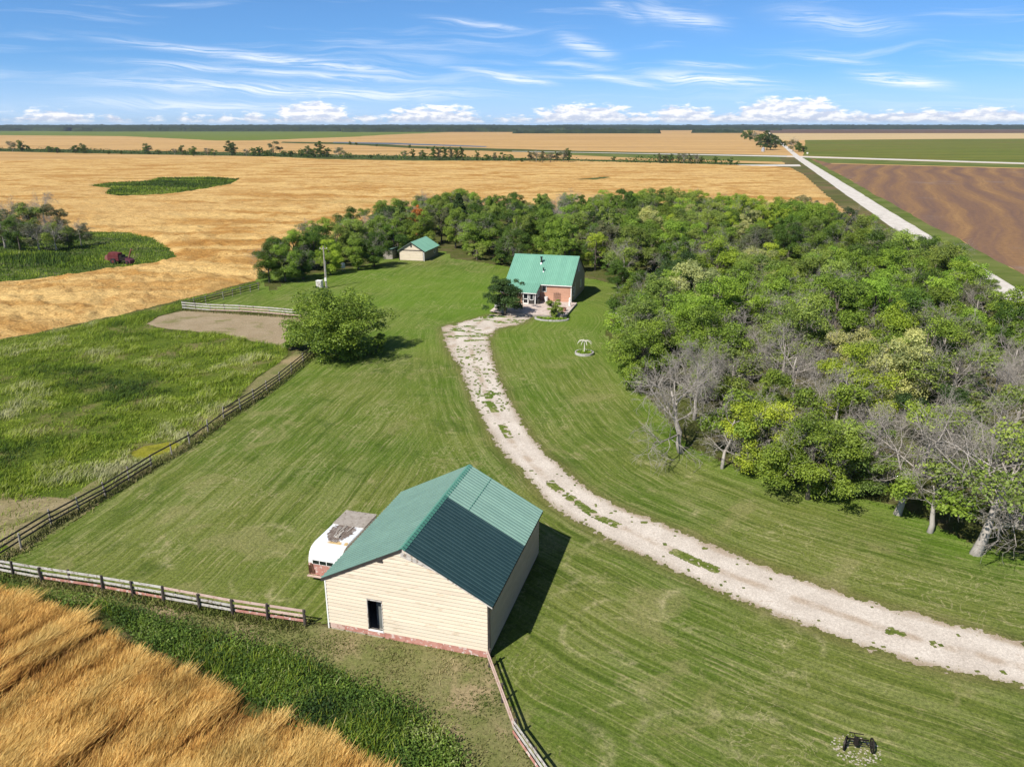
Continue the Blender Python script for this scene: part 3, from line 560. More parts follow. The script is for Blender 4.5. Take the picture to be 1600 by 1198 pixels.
# ------------------------------------------------------------------ big shed in the foreground
def build_shed():
    W, L, E, R = 9.87, 11.15, 3.39, 6.01; SL = (R - E) / (W / 2); OV = .24; T = .11
    r = thing('farm_shed', 'big cream sided shed with teal metal roof beside the driveway', 'shed', (-10.763, 38.358, 0), -.279)
    ox0, ox1, oz0, oz1 = 2.62, 3.49, .46, 2.42
    def lim(z): return (max(0, (z - E) / SL), min(W, W - (z - E) / SL))
    wall = MB()
    wall.prism([(0, .05), (W, .05), (W, oz0), (0, oz0)], 'y', 0, T); wall.prism([(0, oz0), (ox0, oz0), (ox0, oz1), (0, oz1)], 'y', 0, T)
    wall.prism([(ox1, oz0), (W, oz0), (W, oz1), (ox1, oz1)], 'y', 0, T); wall.prism([(0, oz1), (W, oz1), (W, E), (W / 2, R), (0, E)], 'y', 0, T)
    wall.prism([(0, .05), (W, .05), (W, E), (W / 2, R), (0, E)], 'y', L - T, L)
    wall.box(0, T, T, L - T, .05, E); wall.box(W - T, W, T, L - T, .05, E)
    wall.build('wall', interior, r)
    fl = MB(); fl.box(T, W - T, T, L - T, .02, .10); fl.build('shed_floor', concrete, r)
    z = .42; h = .235; k = 0
    while z < R - .05:
        z1 = min(z + h + .012, R - .01); a0, a1 = lim(z); b0, b1 = lim(z1)
        if z + h > oz0 and z < oz1: spans = [(a0, ox0 - .05, b0, ox0 - .05), (ox1 + .05, a1, ox1 + .05, b1)]
        else: spans = [(a0, a1, b0, b1)]
        for s in spans:
            o = ob('siding_board', lap(*s, z, z1, .062).mesh('siding_board'), cream, r); o.location.y = -.002
        z += h; k += 1
    # peeling white bargeboard under the ridge, right of the apex
    pb = MB(); pb.prism([(W / 2 - .1, R - .02), (W / 2 - .1, R - .42), (W / 2 + 1.7, R - .42 - .55), (W / 2 + 1.7, R - 1.7 * SL - .02)], 'y', -.062, -.046); pb.build('bargeboard', white_old, r)
    vb = MB(); vb.box(W / 2 - 1.55, W / 2 - 1.2, -.10, -.05, R - .98, R - .72); vb.build('gable_vent', dark_trim, r)
    fr = MB(); fr.box(ox0 - .05, ox0, -.06, T, oz0, oz1); fr.box(ox1, ox1 + .05, -.06, T, oz0, oz1); fr.box(ox0 - .05, ox1 + .05, -.06, T, oz1, oz1 + .06)
    f = fr.build('doorway_frame', white_old, r); sl = MB(); sl.box(ox0 - .04, ox1 + .04, -.09, T + .01, oz0 - .08, oz0 - .002); sl.build('sill', white, f)
    pn = MB(); pn.box(ox0 + .22, ox1 + .02, T + .5, T + .53, .12, 2.6); pn.build('inner_partition', worn('grey_sheet', (.12, .13, .125), (.2, .21, .2), 1.2, .8, 0, (1, 1, .3), (.35, .35, .33), .66), r)
    xs = [.12, 1.05, 2.45, 3.6, 4.9, 7.15, W + .01]
    for i in range(len(xs) - 1):
        b = MB(); top = .40 + .02 * (i % 2); b.box(xs[i] + .006, xs[i + 1] - .006, -.055 - .004 * (i % 3), -.004, .10 if i < 3 else .02, top); b.build('base_board', red_old if i != 0 else pink_old, r)
        if i < 4: b = MB(); b.box(xs[i] + .05, xs[i + 1] - .10, -.045, -.004, -.06, .085); b.build('footing_block', stone_m, r)
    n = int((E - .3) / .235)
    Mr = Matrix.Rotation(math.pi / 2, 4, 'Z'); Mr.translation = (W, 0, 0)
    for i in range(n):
        z = .28 + i * .235; o = ob('siding_board', lap(.04, L - .02, .04, L - .02, z, z + .25, .055).mesh('siding_board'), shade_siding, r); o.matrix_local = Matrix.Translation((.003, 0, 0)) @ Mr  # right wall: its shade is painted into the darker boards
    Ml = Matrix.Rotation(-math.pi / 2, 4, 'Z'); Ml.translation = (0, L, 0)
    for i in range(n):
        z = .28 + i * .235; o = ob('siding_board', lap(.02, L - .04, .02, L - .04, z, z + .25, .055).mesh('siding_board'), cream, r); o.matrix_local = Matrix.Translation((-.003, 0, 0)) @ Ml
    for x, y in ((-.03, -.05), (W - .05, -.05)):
        c = MB(); c.box(x, x + (.085 if x < 0 else .125), y - .02, y + (.03 if x < 0 else .11), .02, E - .06); c.build('corner_trim', white if x < 0 else dark_trim, r)
    S = (W / 2 + OV) / math.cos(math.atan(SL)); up = Vector((1, 0, SL)).normalized()
    dz = .075; count = 12; w = (L + .07 + .25) / count; zr = R + dz
    ze = zr - SL * (W / 2 + OV)
    # left slope: sheets run up towards +x ; right slope towards -x
    roof_side(r, (-OV, L + .25, ze), (0, -1, 0), (1, 0, SL), count, w, S, lambda i: teal)
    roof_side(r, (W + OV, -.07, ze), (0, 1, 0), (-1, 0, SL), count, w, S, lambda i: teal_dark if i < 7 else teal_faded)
    se = MB(); q = .30 * S; se.bar((W + OV - (S - q) * math.cos(math.atan(SL)), 7 * w - .05, ze + (S - q) * math.sin(math.atan(SL)) + .045), (W + OV - (S - q) * math.cos(math.atan(SL)), L + .22, ze + (S - q) * math.sin(math.atan(SL)) + .045), .04, .012); se.build('lap_seam', mint_edge, r)
    dk = MB(); tk = .05
    for sgn in (0, 1):
        pts = [(-OV + .02, ze - .01), (W / 2, zr - .01), (W / 2, zr - .01 - tk), (-OV + .02, ze - .01 - tk)]
        if sgn: pts = [(W - x, z) for x, z in pts]
        dk.prism(pts, 'y', -.03, L + .22)
    dk.build('roof_deck', soffit, r)
    fa = MB(); fa.prism([(-OV, ze - .015), (W / 2 - .02, zr - .015), (W / 2 - .02, zr - .20), (-OV, ze - .20)], 'y', -.085, -.055); fa.build('rake_fascia', dark_trim, r)
    fa = MB(); fa.prism([(W + OV, ze - .015), (W / 2 + .02, zr - .015), (W / 2 + .02, zr - .09), (W + OV, ze - .09)], 'y', -.085, -.065); fa.build('rake_fascia', white_old, r)
    for x, n_ in ((-OV - .01, 1), (W + OV - .015, 1)):
        e = MB(); e.box(x, x + .025, -.06, L + .23, ze - .13, ze - .02); e.build('eave_fascia', dark_trim, r)
    cp = MB(); cp.prism([(W / 2 - .2, zr - .2 * SL + .045), (W / 2, zr + .05), (W / 2 + .2, zr - .2 * SL + .045), (W / 2 + .2, zr - .2 * SL + .032), (W / 2, zr + .036), (W / 2 - .2, zr - .2 * SL + .032)], 'y', -.09, L + .26); cp.build('ridge_cap', mint_edge, r)
    return r
build_shed()

# ------------------------------------------------------------------ old camper trailer parked behind the shed
def build_trailer():
    r = thing('camper_trailer', 'old white and red camper trailer with rotting roof behind the shed', 'trailer')
    loc = (-13.15, 43.35, 0); r.location = loc; r.rotation_euler = (0, 0, -.279)      # x across, y along, front faces -y
    Wd, L = 2.35, 5.2; z0 = .42
    prof = [(0.10, z0), (L, z0), (L, 2.28), (.95, 2.34), (.50, 2.24), (.20, 1.98), (.05, 1.62), (.0, 1.40), (.02, .9)]
    b = MB(); b.prism(prof, 'x', 0, Wd); b.build('body', trailer_white, r, bev=.02)
    lo = MB(); lo.box(.03, Wd - .03, -.035, .02, .50, 1.30); lo.build('lower_panel', red_old, r)
    sd = MB(); sd.box(-.012, .0, .12, L - .05, .45, 1.25); sd.build('side_band', red_old, r)
    f = MB(); f.box(.30, Wd - .25, -.045, .03, 1.30, 1.62); fo = f.build('window', white, r)
    for i in range(3):
        p = MB(); x = .36 + i * .50; p.box(x, x + .45, -.055, -.047, 1.335, 1.585); p.build('pane', glass, fo)
    rp = MB(); rp.box(.02, Wd + .02, 3.35, L + .12, 2.335, 2.385); rp.build('roof_boards', grey_wood, r)
    def m_skin(t):
        o = t.obj(); q = t.sep(o); n = t.noise(o, 2.2, 6, .68); n2 = t.noise(t.scale(o, 6, 1.2, 1), 2.0, 5, .65)
        m = t.m('ADD', t.m('POWER', t.m('MULTIPLY', t.m('SUBTRACT', q[0], 1.12), 1.15), 2.0), t.m('POWER', t.m('MULTIPLY', t.m('SUBTRACT', q[1], 2.55), .72), 2.0))
        rot = t.ss(t.m('ADD', m, t.m('MULTIPLY', t.m('SUBTRACT', n, .5), 2.6)), 1.05, .85)
        wood = t.ramp(n2, [(.3, (.07, .05, .04)), (.5, (.17, .13, .105)), (.62, (.27, .235, .205)), (.72, (.60, .56, .52))])
        col = t.mix(t.ss(n, .45, .7), (.78, .80, .83), (.56, .62, .70)); st = t.ss(t.m('ADD', t.m('ABSOLUTE', t.m('SUBTRACT', q[1], 1.05)), t.m('MULTIPLY', t.m('SUBTRACT', n, .5), 1.6)), .28, .12)
        col = t.mix(t.m('MULTIPLY', st, t.ss(q[0], .7, 1.1)), col, (.55, .38, .16)); return pbr(t, t.mix(rot, col, wood), .7, 0, t.bump(n2, .6, .03))
    sk = MB(); sk.prism([(.97, 2.346), (3.36, 2.318), (3.36, 2.334), (.97, 2.362)], 'x', .05, Wd - .05); sk.build('rotted_roofing', material('trailer_skin', m_skin), r); rg = random.Random(4)
    for i in range(9):
        x = .75 + rg.random() * .8; y = 1.7 + rg.random() * 1.1; m = MB(); m.bar((x, y, 2.365), (x + rg.uniform(-.15, .15), y + rg.uniform(.4, .9), 2.372), .05 + .05 * rg.random(), .02); m.build('loose_strip', grey_wood if i % 3 else white_old, r)
    vt = MB(); vt.box(1.05, 1.35, 1.7, 2.0, 2.36, 2.44); vt.build('roof_vent', white_old, r)
    for x in (-.02, Wd - .16):
        w = MB(); w.tube([(x, 3.0, .34), (x + .18, 3.0, .34)], .34, 18); wo = w.build('wheel', tyre_m, r)
        h = MB(); h.tube([(x - .012, 3.0, .34), (x + .192, 3.0, .34)], .17, 12); h.build('hub', rust, wo)
    bp = MB(); bp.box(-.05, Wd + .05, -.20, -.06, .40, .47); bp.build('bumper', pink_old, r)
    vi = MB()
    for i in range(30): a = rg.random(); vi.box(.02 + a * .35, .10 + a * .35, -.09, -.05, .5 + rg.random() * .7, .6 + rg.random() * .75)
    vi.build('rust_flakes', rust, r)
build_trailer()

# ------------------------------------------------------------------ house
def build_house():
    L, D, E, R = 11.13, 12.83, 3.2, 6.84; SL = (R - E) / (D / 2); ZB = .25
    r = thing('farm_house', 'small house with mint green metal roof and orange siding by the deck', 'house', (9.76, 124.936, 0), -.262)
    w = MB(); w.prism([(0, ZB), (D, ZB), (D, E), (D / 2, R), (0, E)], 'x', -L, 0); w.build('wall', tan_side, r)
    fd = MB(); fd.box(-L + .05, -.05, .06, D - .06, -.1, ZB); fd.build('foundation', concrete, r)
    wu0, wu1, wv = -L, -5.35, -3.0; we = 2.30          # entrance wing
    wg = MB(); wg.prism([(wv, ZB), (-.003, ZB), (-.003, E - .35), (wv, we - .05)], 'x', wu0, wu1); wg.build('entrance_wing', dark_trim, r)
    wf = MB(); wf.box(wu0 + .1, wu1 - .1, wv + .08, 0, -.1, ZB); wf.build('foundation', concrete, r)
    h = .165; k = 0; z = ZB
    while z < E - .12:                                 # orange boards on the front wall right of the wing
        spans = [(wu1 + .02, -.03)]
        if 1.80 < z + h and z < 3.02: spans = [(-4.10, -.03)]
        for a, b in spans: o = ob('siding_board', lap(a, b, a, b, z, min(z + h + .015, E - .05), .035).mesh('siding_board'), orange, r); o.location.y = -.002
        z += h
    z = ZB
    while z < we - .25:                                # and on the wing's front, left of the door
        o = ob('siding_board', lap(wu0 + .02, -7.55, wu0 + .02, -7.55, z, z + h + .015, .035).mesh('siding_board'), orange, r); o.location.y = wv - .002; z += h
    z = ZB
    Mr = Matrix.Rotation(math.pi / 2, 4, 'Z')
    while z < R - .3:                                  # gable end boards, with its shade put into their colour
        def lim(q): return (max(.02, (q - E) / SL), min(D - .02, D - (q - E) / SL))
        a0, a1 = lim(z); b0, b1 = lim(z + .26); o = ob('siding_board', lap(a0, a1, b0, b1, z, z + .26, .035).mesh('siding_board'), shade_siding, r); o.matrix_local = Matrix.Translation((.003, 0, 0)) @ Mr; z += .25
    for (x, y) in ((-.07, -.055),):
        c = MB(); c.box(x, x + .13, y, y + .05, ZB, E - .1); c.build('corner_trim', white, r)
    window(r, (-4.55, -.003, 2.42), .62, 1.0, '-y'); window(r, (.04, 1.75, 1.75), 1.0, 1.35, 'x', white, 'window', (0, 1)); window(r, (.04, D / 2, 5.0), .7, 1.0, 'x'); window(r, (.04, 8.6, 1.9), 1.1, 1.1, 'x')
    # wing: white storm door, windows down its side
    d = MB(); x0, x1 = -7.45, -6.50
    d.box(x0, x0 + .13, wv - .08, wv, ZB, 2.2); d.box(x1 - .13, x1, wv - .08, wv, ZB, 2.2); d.box(x0 + .13, x1 - .13, wv - .08, wv, 2.05, 2.2); d.box(x0 + .13, x1 - .13, wv - .08, wv, ZB, ZB + .22); d.box(x0 + .13, x1 - .13, wv - .075, wv, 1.10, 1.20)
    do = d.build('storm_door', white, r); p = MB(); p.box(x0 + .13, x1 - .13, wv - .05, wv - .03, ZB + .22, 2.05); p.build('pane', glass, do); hn = MB(); hn.box(x1 - .11, x1 - .05, wv - .12, wv - .08, 1.12, 1.22); hn.build('handle', black, do)
    window(r, (-5.98, wv - .003, 1.55), .50, .95, '-y')
    window(r, (wu1, -2.25, 1.55), 1.0, .95, 'x', white, 'window', (1, 0)); window(r, (wu1, -.85, 1.75), 1.0, 1.0, 'x', white, 'window', (1, 0))
    c = MB(); c.box(wu1 - .10, wu1 + .03, wv - .04, wv + .09, ZB, we - .06); c.build('corner_trim', white, r)
    # roofs
    OV = .30; S = (D / 2 + OV) / math.cos(math.atan(SL)); zr = R + .07; ze = zr - SL * (D / 2 + OV); n = 12; pw = (L + .30) / n
    roof_side(r, (-L - .15, -OV, ze), (1, 0, 0), (0, 1, SL), n, pw, S, lambda i: mint, ribs=3)
    roof_side(r, (.15, D + OV, ze), (-1, 0, 0), (0, -1, SL), n, pw, S, lambda i: mint, ribs=3)
    dk = MB()
    for s in (0, 1):
        q = [(-OV + .02, ze - .012), (D / 2, zr - .012), (D / 2, zr - .07), (-OV + .02, ze - .07)]
        dk.prism([(D - y, z) for y, z in q] if s else q, 'x', -L - .13, .13)
    dk.build('roof_deck', soffit, r)
    S2 = .85; sl2 = .30; vE = wv - .35; zw1 = ze + .02; zw0 = zw1 - sl2 * (-OV - vE); n2 = 6; pw2 = (wu1 + .25 - (wu0 - .15)) / n2; LL = math.hypot(-OV - vE + .25, sl2 * (-OV - vE + .25))
    roof_side(r, (wu0 - .15, vE, zw0 + .01), (1, 0, 0), (0, 1, sl2), n2, pw2, LL, lambda i: mint, ribs=3)
    q = MB(); q.prism([(vE + .02, zw0 - .005), (-.02, zw0 - .005 + sl2 * (-vE)), (-.02, zw0 - .09 + sl2 * (-vE)), (vE + .02, zw0 - .09)], 'x', wu0 - .12, wu1 + .22); q.build('wing_roof_deck', soffit, r)
    fs = MB(); fs.box(wu1 + .27, .16, -OV - .025, -OV, ze - .14, ze - .01); fs.build('eave_fascia', white, r)
    fs = MB(); fs.box(wu0 - .15, wu1 + .25, vE - .025, vE, zw0 - .12, zw0); fs.build('eave_fascia', white, r)
    fs = MB(); fs.bar((wu1 + .26, vE, zw0 - .06), (wu1 + .26, -OV, zw1 - .07), .025, .14); fs.build('rake_fascia', dark_trim, r)
    for s in (0, 1):
        fs = MB(); a, b = ((.165, -OV, ze - .06), (.165, D / 2, zr - .06)); b = Vector(b); a = Vector(a)
        if s: a = Vector((.165, D + OV, ze - .06))
        fs.bar(a, b, .025, .15); fs.build('rake_fascia', dark_trim, r)
    cp = MB(); cp.prism([(D / 2 - .18, zr - .18 * SL + .05), (D / 2, zr + .05), (D / 2 + .18, zr - .18 * SL + .05), (D / 2 + .18, zr - .18 * SL + .035), (D / 2, zr + .036), (D / 2 - .18, zr - .18 * SL + .035)], 'x', -L - .16, .16); cp.build('ridge_cap', mint, r)
    for (u, v, hh, rad) in ((-6.1, 4.5, 1.05, .15), (-5.3, 2.6, .6, .10)):
        zc = E + SL * v; ch = MB(); ch.tube([(u, v, zc - .1), (u, v, zc + hh)], rad, 12); co = ch.build('chimney_pipe', dark_trim, r)
        cp = MB(); cp.tube([(u, v, zc + hh - .02), (u, v, zc + hh + .10)], rad * 1.5, 12); cp.build('pipe_cap', black, co)
        fl = MB(); fl.tube([(u, v, zc - .1), (u, v, zc + .16)], [rad * 2.2, rad * 1.15], 12); fl.build('flashing', steel, co)
    cd = MB(); cd.box(.06, .10, 3.2, 3.3, ZB, 3.0); cd.build('downpipe', white, r)
build_house()
HM = Matrix.Translation((9.76, 124.936, 0)) @ Matrix.Rotation(-.262, 4, 'Z')
def HL(u, v, z=0): q = HM @ Vector((u, v, z)); return (q.x, q.y, q.z)

def build_deck():
    r = thing('wooden_deck', 'wide low wooden deck in front of the mint roofed house', 'deck', (9.76, 124.936, 0), -.262)
    poly = [(-11.2, -9.6), (-8.3, -10.6), (-3.6, -10.2), (1.0, -9.4), (1.0, -.5)]
    def vlim(u): return -9.6 - min(1, max(0, (u + 11.2) / 2.9)) * 1.0 if u < -8.3 else (-10.6 + (u + 8.3) * .085 if u < -3.6 else -10.2 + (u + 3.6) * .174)
    b = MB(); u = -11.2
    while u < 1.0:
        top = -.06 if u > -5.3 else -3.06
        b.box(u, u + .185, vlim(u), top, .30 + .004 * random.random(), .335); u += .195
    stuff(b.build('deck_board', deck_wood, r))
    k = MB(); k.box(1.01, 1.06, -9.5, -.1, .02, .36); k.build('deck_skirt', white_old, r)
    k = MB(); k.bar((-8.3, -10.63, .17), (-3.6, -10.23, .17), .04, .32); k.build('deck_skirt', grey_wood, r)
    k = MB(); k.bar((-3.6, -10.23, .17), (1.0, -9.43, .17), .04, .32); k.build('deck_skirt', grey_wood, r)
    k = MB()
    for uu in (-11, -8, -5, -2, .9):
        for vv in (-9.3, -6.5, -3.6): k.box(uu - .06, uu + .06, vv - .06, vv + .06, -.05, .30)
    k.build('deck_posts', grey_wood, r)
    # white railing box at the left corner
    t = thing('deck_bench', 'white slatted bench at the left corner of the house deck', 'bench', HL(-10.8, -8.1, .335), -.262 + .25)
    m = MB(); m.box(0, 2.2, 0, .5, .40, .46); m.build('seat', white, t); m = MB(); m.box(0, 2.2, .48, .54, .46, .95); m.build('backrest', white, t)
    for x in (.03, 2.09):
        m = MB(); m.box(x, x + .08, .02, .50, 0, .40); m.build('leg', white, t)
    t = thing('deck_bin', 'dark lidded bin standing on the deck by the entrance wing', 'bin', HL(-4.9, -2.6, .335), 0)
    m = MB(); m.tube([(0, 0, 0), (0, 0, .8)], [.26, .32], 14); m.build('body', dark_trim, t); m = MB(); m.tube([(0, 0, .8), (0, 0, .88)], .34, 14); m.build('lid', black, t)
    t = thing('white_bucket', 'small white bucket against the orange house wall', 'bucket', HL(-4.1, -.5, .335)); m = MB(); m.tube([(0, 0, 0), (0, 0, .75)], [.26, .33], 14); m.build('body', white, t); m = MB(); m.tube([(-.33, 0, .72), (-.2, 0, .95), (.2, 0, .95), (.33, 0, .72)], .015, 5); m.build('handle', steel, t)
    t = thing('garden_statue', 'slim white statue standing at the right side of the deck', 'statue', HL(.35, -3.0, .335))
    m = MB(); m.tube([(0, 0, 0), (0, 0, .12), (0, 0, .13), (0, 0, .6), (0, 0, .95), (0, 0, 1.15), (0, 0, 1.2), (0, 0, 1.32), (0, 0, 1.43)], [.24, .24, .14, .17, .13, .19, .07, .11, .04], 12); m.build('figure', white, t)
    m = MB(); m.box(-.26, .26, -.26, .26, -.0, .10); m.build('plinth', concrete, t)
    t = thing('lattice_trellis', 'brown lattice trellis leaning on the orange house wall', 'trellis', HL(-2.35, -.32, .335), -.262)
    for i in range(4): m = MB(); m.bar((i * .33 - .5, 0, 0), (i * .33 - .5, .18, 1.7 - .15 * abs(i - 1.5)), .04, .03); m.build('upright', brown_wood, t)
    for i in range(4): m = MB(); m.bar((-.55, .03 + .035 * i, .3 + i * .35), (.55, .03 + .035 * i, .3 + i * .35), .03, .04); m.build('crosspiece', brown_wood, t)
    t = thing('red_planter_tub', 'reddish planter tub near the front right corner of the deck', 'planter', HL(.1, -6.6, .335))
    m = MB(); m.tube([(0, 0, 0), (0, 0, .55)], [.34, .45], 14); m.build('tub', red_old, t); m = MB(); m.tube([(0, 0, .50), (0, 0, .56)], .40, 12); m.build('soil', rust, t)
build_deck()

# ------------------------------------------------------------------ small garage at the back of the lawn
def build_garage():
    W, L, E, R = 5.82, 9.4, 2.2, 3.99; SL = (R - E) / (W / 2)
    r = thing('small_garage', 'little cream garage with green metal roof at the back of the lawn', 'garage', (-24.775, 168.85, 0), -.234)
    w = MB(); w.prism([(0, 0), (W, 0), (W, E), (W / 2, R), (0, E)], 'y', 0, L); w.build('wall', worn('garage_side', (.27, .24, .165), (.31, .27, .19), 1.5, .8), r)
    z = .12
    while z < R - .2:
        a0, a1 = max(.02, (z - E) / SL), min(W - .02, W - (z - E) / SL); b0, b1 = max(.02, (z + .2 - E) / SL), min(W - .02, W - (z + .2 - E) / SL)
        o = ob('siding_board', lap(a0, a1, b0, b1, z, z + .205, .03).mesh('siding_board'), cream, r); o.location.y = -.002; z += .195
    b = MB(); b.box(.05, W - .05, -.07, -.034, E - .02, E + .16); b.build('trim_band', brown_wood, r)
    b = MB(); b.box(W / 2 - .2, W / 2 + .12, -.08, -.034, R - 1.05, R - .45); b.build('gable_vent', dark_trim, r)
    for x, m in ((-.02, dark_trim), (W - .26, dark_trim), (W - .13, white)): b = MB(); b.box(x, x + .13, -.085, -.036, 0, E); b.build('corner_trim', m, r)
    OV = .3; S = (W / 2 + OV) / math.cos(math.atan(SL)); zr = R + .06; ze = zr - SL * (W / 2 + OV); n = 10; pw = (L + .6) / n
    roof_side(r, (-OV, L + .3, ze), (0, -1, 0), (1, 0, SL), n, pw, S, lambda i: teal, ribs=3); roof_side(r, (W + OV, -.3, ze), (0, 1, 0), (-1, 0, SL), n, pw, S, lambda i: mint, ribs=3)
    q = MB()
    for s in (0, 1):
        p = [(-OV + .02, ze - .01), (W / 2, zr - .01), (W / 2, zr - .08), (-OV + .02, ze - .08)]; q.prism([(W - x, z) for x, z in p] if s else p, 'y', -.28, L + .28)
    q.build('roof_deck', soffit, r)
    for s in (0, 1):
        a = Vector((-OV, -.31, ze - .08)) if not s else Vector((W + OV, -.31, ze - .08)); f = MB(); f.bar(a, (W / 2, -.31, zr - .08), .03, .16); f.build('rake_fascia', dark_trim, r)
    window(r, (W, 6.8, 1.3), .8, .8, 'x')
    # lean-to roof corner showing among the branches
    t = thing('lean_to_shed', 'low shed with blue green roof half hidden beside the little garage', 'shed', (-28.6, 170.6, 0), -.234)
    m = MB(); m.box(0, 2.2, 0, 3, 0, 1.9); m.build('wall', grey_wood, t); m = MB(); m.prism([(-.2, 1.9), (2.4, 2.3), (2.4, 2.36), (-.2, 1.96)], 'y', -.2, 3.2); m.build('roof', teal, t)
build_garage()

# ------------------------------------------------------------------ fences: every post and board a part
def fence(label, pts, h, rails, mats, post_m, rail_side, boards=2, skip=(), lean=0, pw=.11, rh=.13, group=None, jit=.03):
    """pts = ground points of the posts; rails = heights; rail_side = offset of the boards from the posts"""
    r = thing('rail_fence', label, 'fence', (pts[0][0], pts[0][1], 0), 0, group); P = [Vector((x - pts[0][0], y - pts[0][1], 0)) for x, y in pts]; rg = random.Random(len(pts) * 7 + int(h * 100))
    pm = {}
    for i, p in enumerate(P):
        key = rg.randrange(3)
        if key not in pm: m = MB(); hh = h + (.0, .07, -.05)[key]; m.tube([(0, 0, -.1), (.01 * key, 0, hh * .5), (.02 * key - .02, .015, hh)], [pw * .62, pw * .6, pw * .55], 6); pm[key] = m.mesh('post')
        o = ob('post', pm[key], post_m, r, p); o.rotation_euler = (rg.uniform(-.04, .04), rg.uniform(-.04, .04), rg.random() * 6)
    i = 0
    while i < len(P) - 1:
        j = min(i + boards, len(P) - 1)
        for k, z in enumerate(rails):
            if (i, k) in skip: continue
            a, b = P[i], P[j]; d = (b - a).normalized(); n = Vector((d.y, -d.x, 0)) * (rail_side + .008 * (k % 2))
            za, zb = z + rg.uniform(-jit, jit), z + rg.uniform(-jit, jit); m = MB()
            m.bar(a - d * .08 + n + Vector((0, 0, za)), b + d * .06 + n + Vector((0, 0, zb)), .035, rh); m.build('rail', mats(i, k), r)
        i = j
    return r
front = GP([(-27, 893), (22, 901), (66, 910), (111, 914), (161.5, 924.5), (209, 933), (256, 941.5), (312, 952), (364, 962), (419, 970), (477, 979)])
def front_m(i, k):
    if i < 2: return white_old
    if i < 6: return white_old if k > 0 else red_old
    if i < 8: return pink_old if k == 2 else white_old
    return pink_old if k > 0 else red_old
fence('weathered white and faded red rail fence between the lawn and the wheat', front, 1.18, (.34, .68, 1.02), front_m, brown_wood, -.10, pw=.14, rh=.155)
side_pts = GP([(-45, 900), (34, 860), (80.5, 821), (124, 798.5), (165, 775), (202, 751), (237, 731), (269, 712.5), (297, 696), (325, 676), (350, 655), (376, 641), (397, 626), (417, 612), (437, 598), (455.5, 582.5), (474, 567), (490, 552)])
fence('long dark weathered rail fence between the marsh grass and the lawn', side_pts, 1.3, (.40, .78, 1.14), lambda i, k: brown_wood, grey_wood, .09, 2, skip={(6, 0), (6, 1), (8, 2), (8, 0)}, jit=.07)
fence('short white rail fence behind the bare dirt patch', GP([(286.4, 483.3), (306.5, 485.3), (329.4, 487), (351.4, 487.6), (374.7, 488.6), (397.3, 490), (421.6, 491.6), (445.9, 493.8), (470, 496)]), 1.35, (.36, .78, 1.16), lambda i, k: white_old if (i, k) not in {(2, 0), (4, 0), (4, 1), (6, 0)} else pink_old, brown_wood, .10, 2, rh=.17)
fence('dark rail fence along the golden crop edge near the grove', GP([(286.4, 482.6), (304, 478), (322, 474.5), (349.4, 468.3), (363.8, 463.5), (376, 460), (391.4, 456.3), (404, 452.5)]), 1.35, (.40, .80, 1.2), lambda i, k: brown_wood if k < 2 else grey_wood, grey_wood, .09)
fence('pink and white rail fence running from the shed corner toward the camera', GP([(765, 1042), (785, 1097), (805, 1152), (836, 1196), (866, 1240), (900, 1290)]), 1.15, (.36, .72, 1.02), lambda i, k: (pink_old if i < 2 else (white_old if k else red_old)), brown_wood, .09, 2, skip={(0, 0)}, rh=.15)

# ------------------------------------------------------------------ trees
def m_leaf(t):
    oi = t.N.new('ShaderNodeObjectInfo'); tone = t.attr('tone'); base = oi.outputs['Color']
    n = t.noise(t.obj(), 1.3, 2)
    k = t.m('ADD', t.m('MULTIPLY', tone, .95), t.m('MULTIPLY', n, .5))
    col = t.mix(1.0, base, t.ramp(k, [(.2, (.34, .40, .38)), (.6, (1, 1, 1)), (1.0, (1.65, 1.5, 1.3))]), 'MULTIPLY')
    d = t.node('ShaderNodeBsdfPrincipled', {'Base Color': col, 'Roughness': .5, 'Specular IOR Level': .22}).outputs[0]
    tr = t.node('ShaderNodeBsdfTranslucent', {'Color': t.mix(1.0, col, (1.25, 1.35, .55), 'MULTIPLY')}).outputs[0]
    return t.node('ShaderNodeMixShader', {0: .24, 1: d, 2: tr}).outputs[0]
leaf_m = material('foliage', m_leaf)
bark = worn('bark', (.105, .085, .065), (.165, .14, .115), 3.0, .95, 0, (1, 1, .3))
bark_pale = worn('dead_bark', (.30, .265, .23), (.42, .38, .34), 3.0, .9, 0, (1, 1, .3), (.20, .16, .13), .62)
twig_m = worn('dead_twigs', (.25, .222, .188), (.36, .328, .285), 1.0, .9)
def unit(v): return v / (np.linalg.norm(v, axis=-1, keepdims=True) + 1e-9)
def leaf_quads(P, N, size, rg):
    n = len(P); t = unit(np.cross(N, unit(rg.normal(size=(n, 3))))); b = np.cross(N, t); s = size[:, None] * .5
    V = np.stack([P - t * s - b * s * .75, P + t * s - b * s * .75, P + t * s + b * s * .75, P - t * s + b * s * .75], 1).reshape(-1, 3)
    return V, np.arange(n * 4).reshape(n, 4)
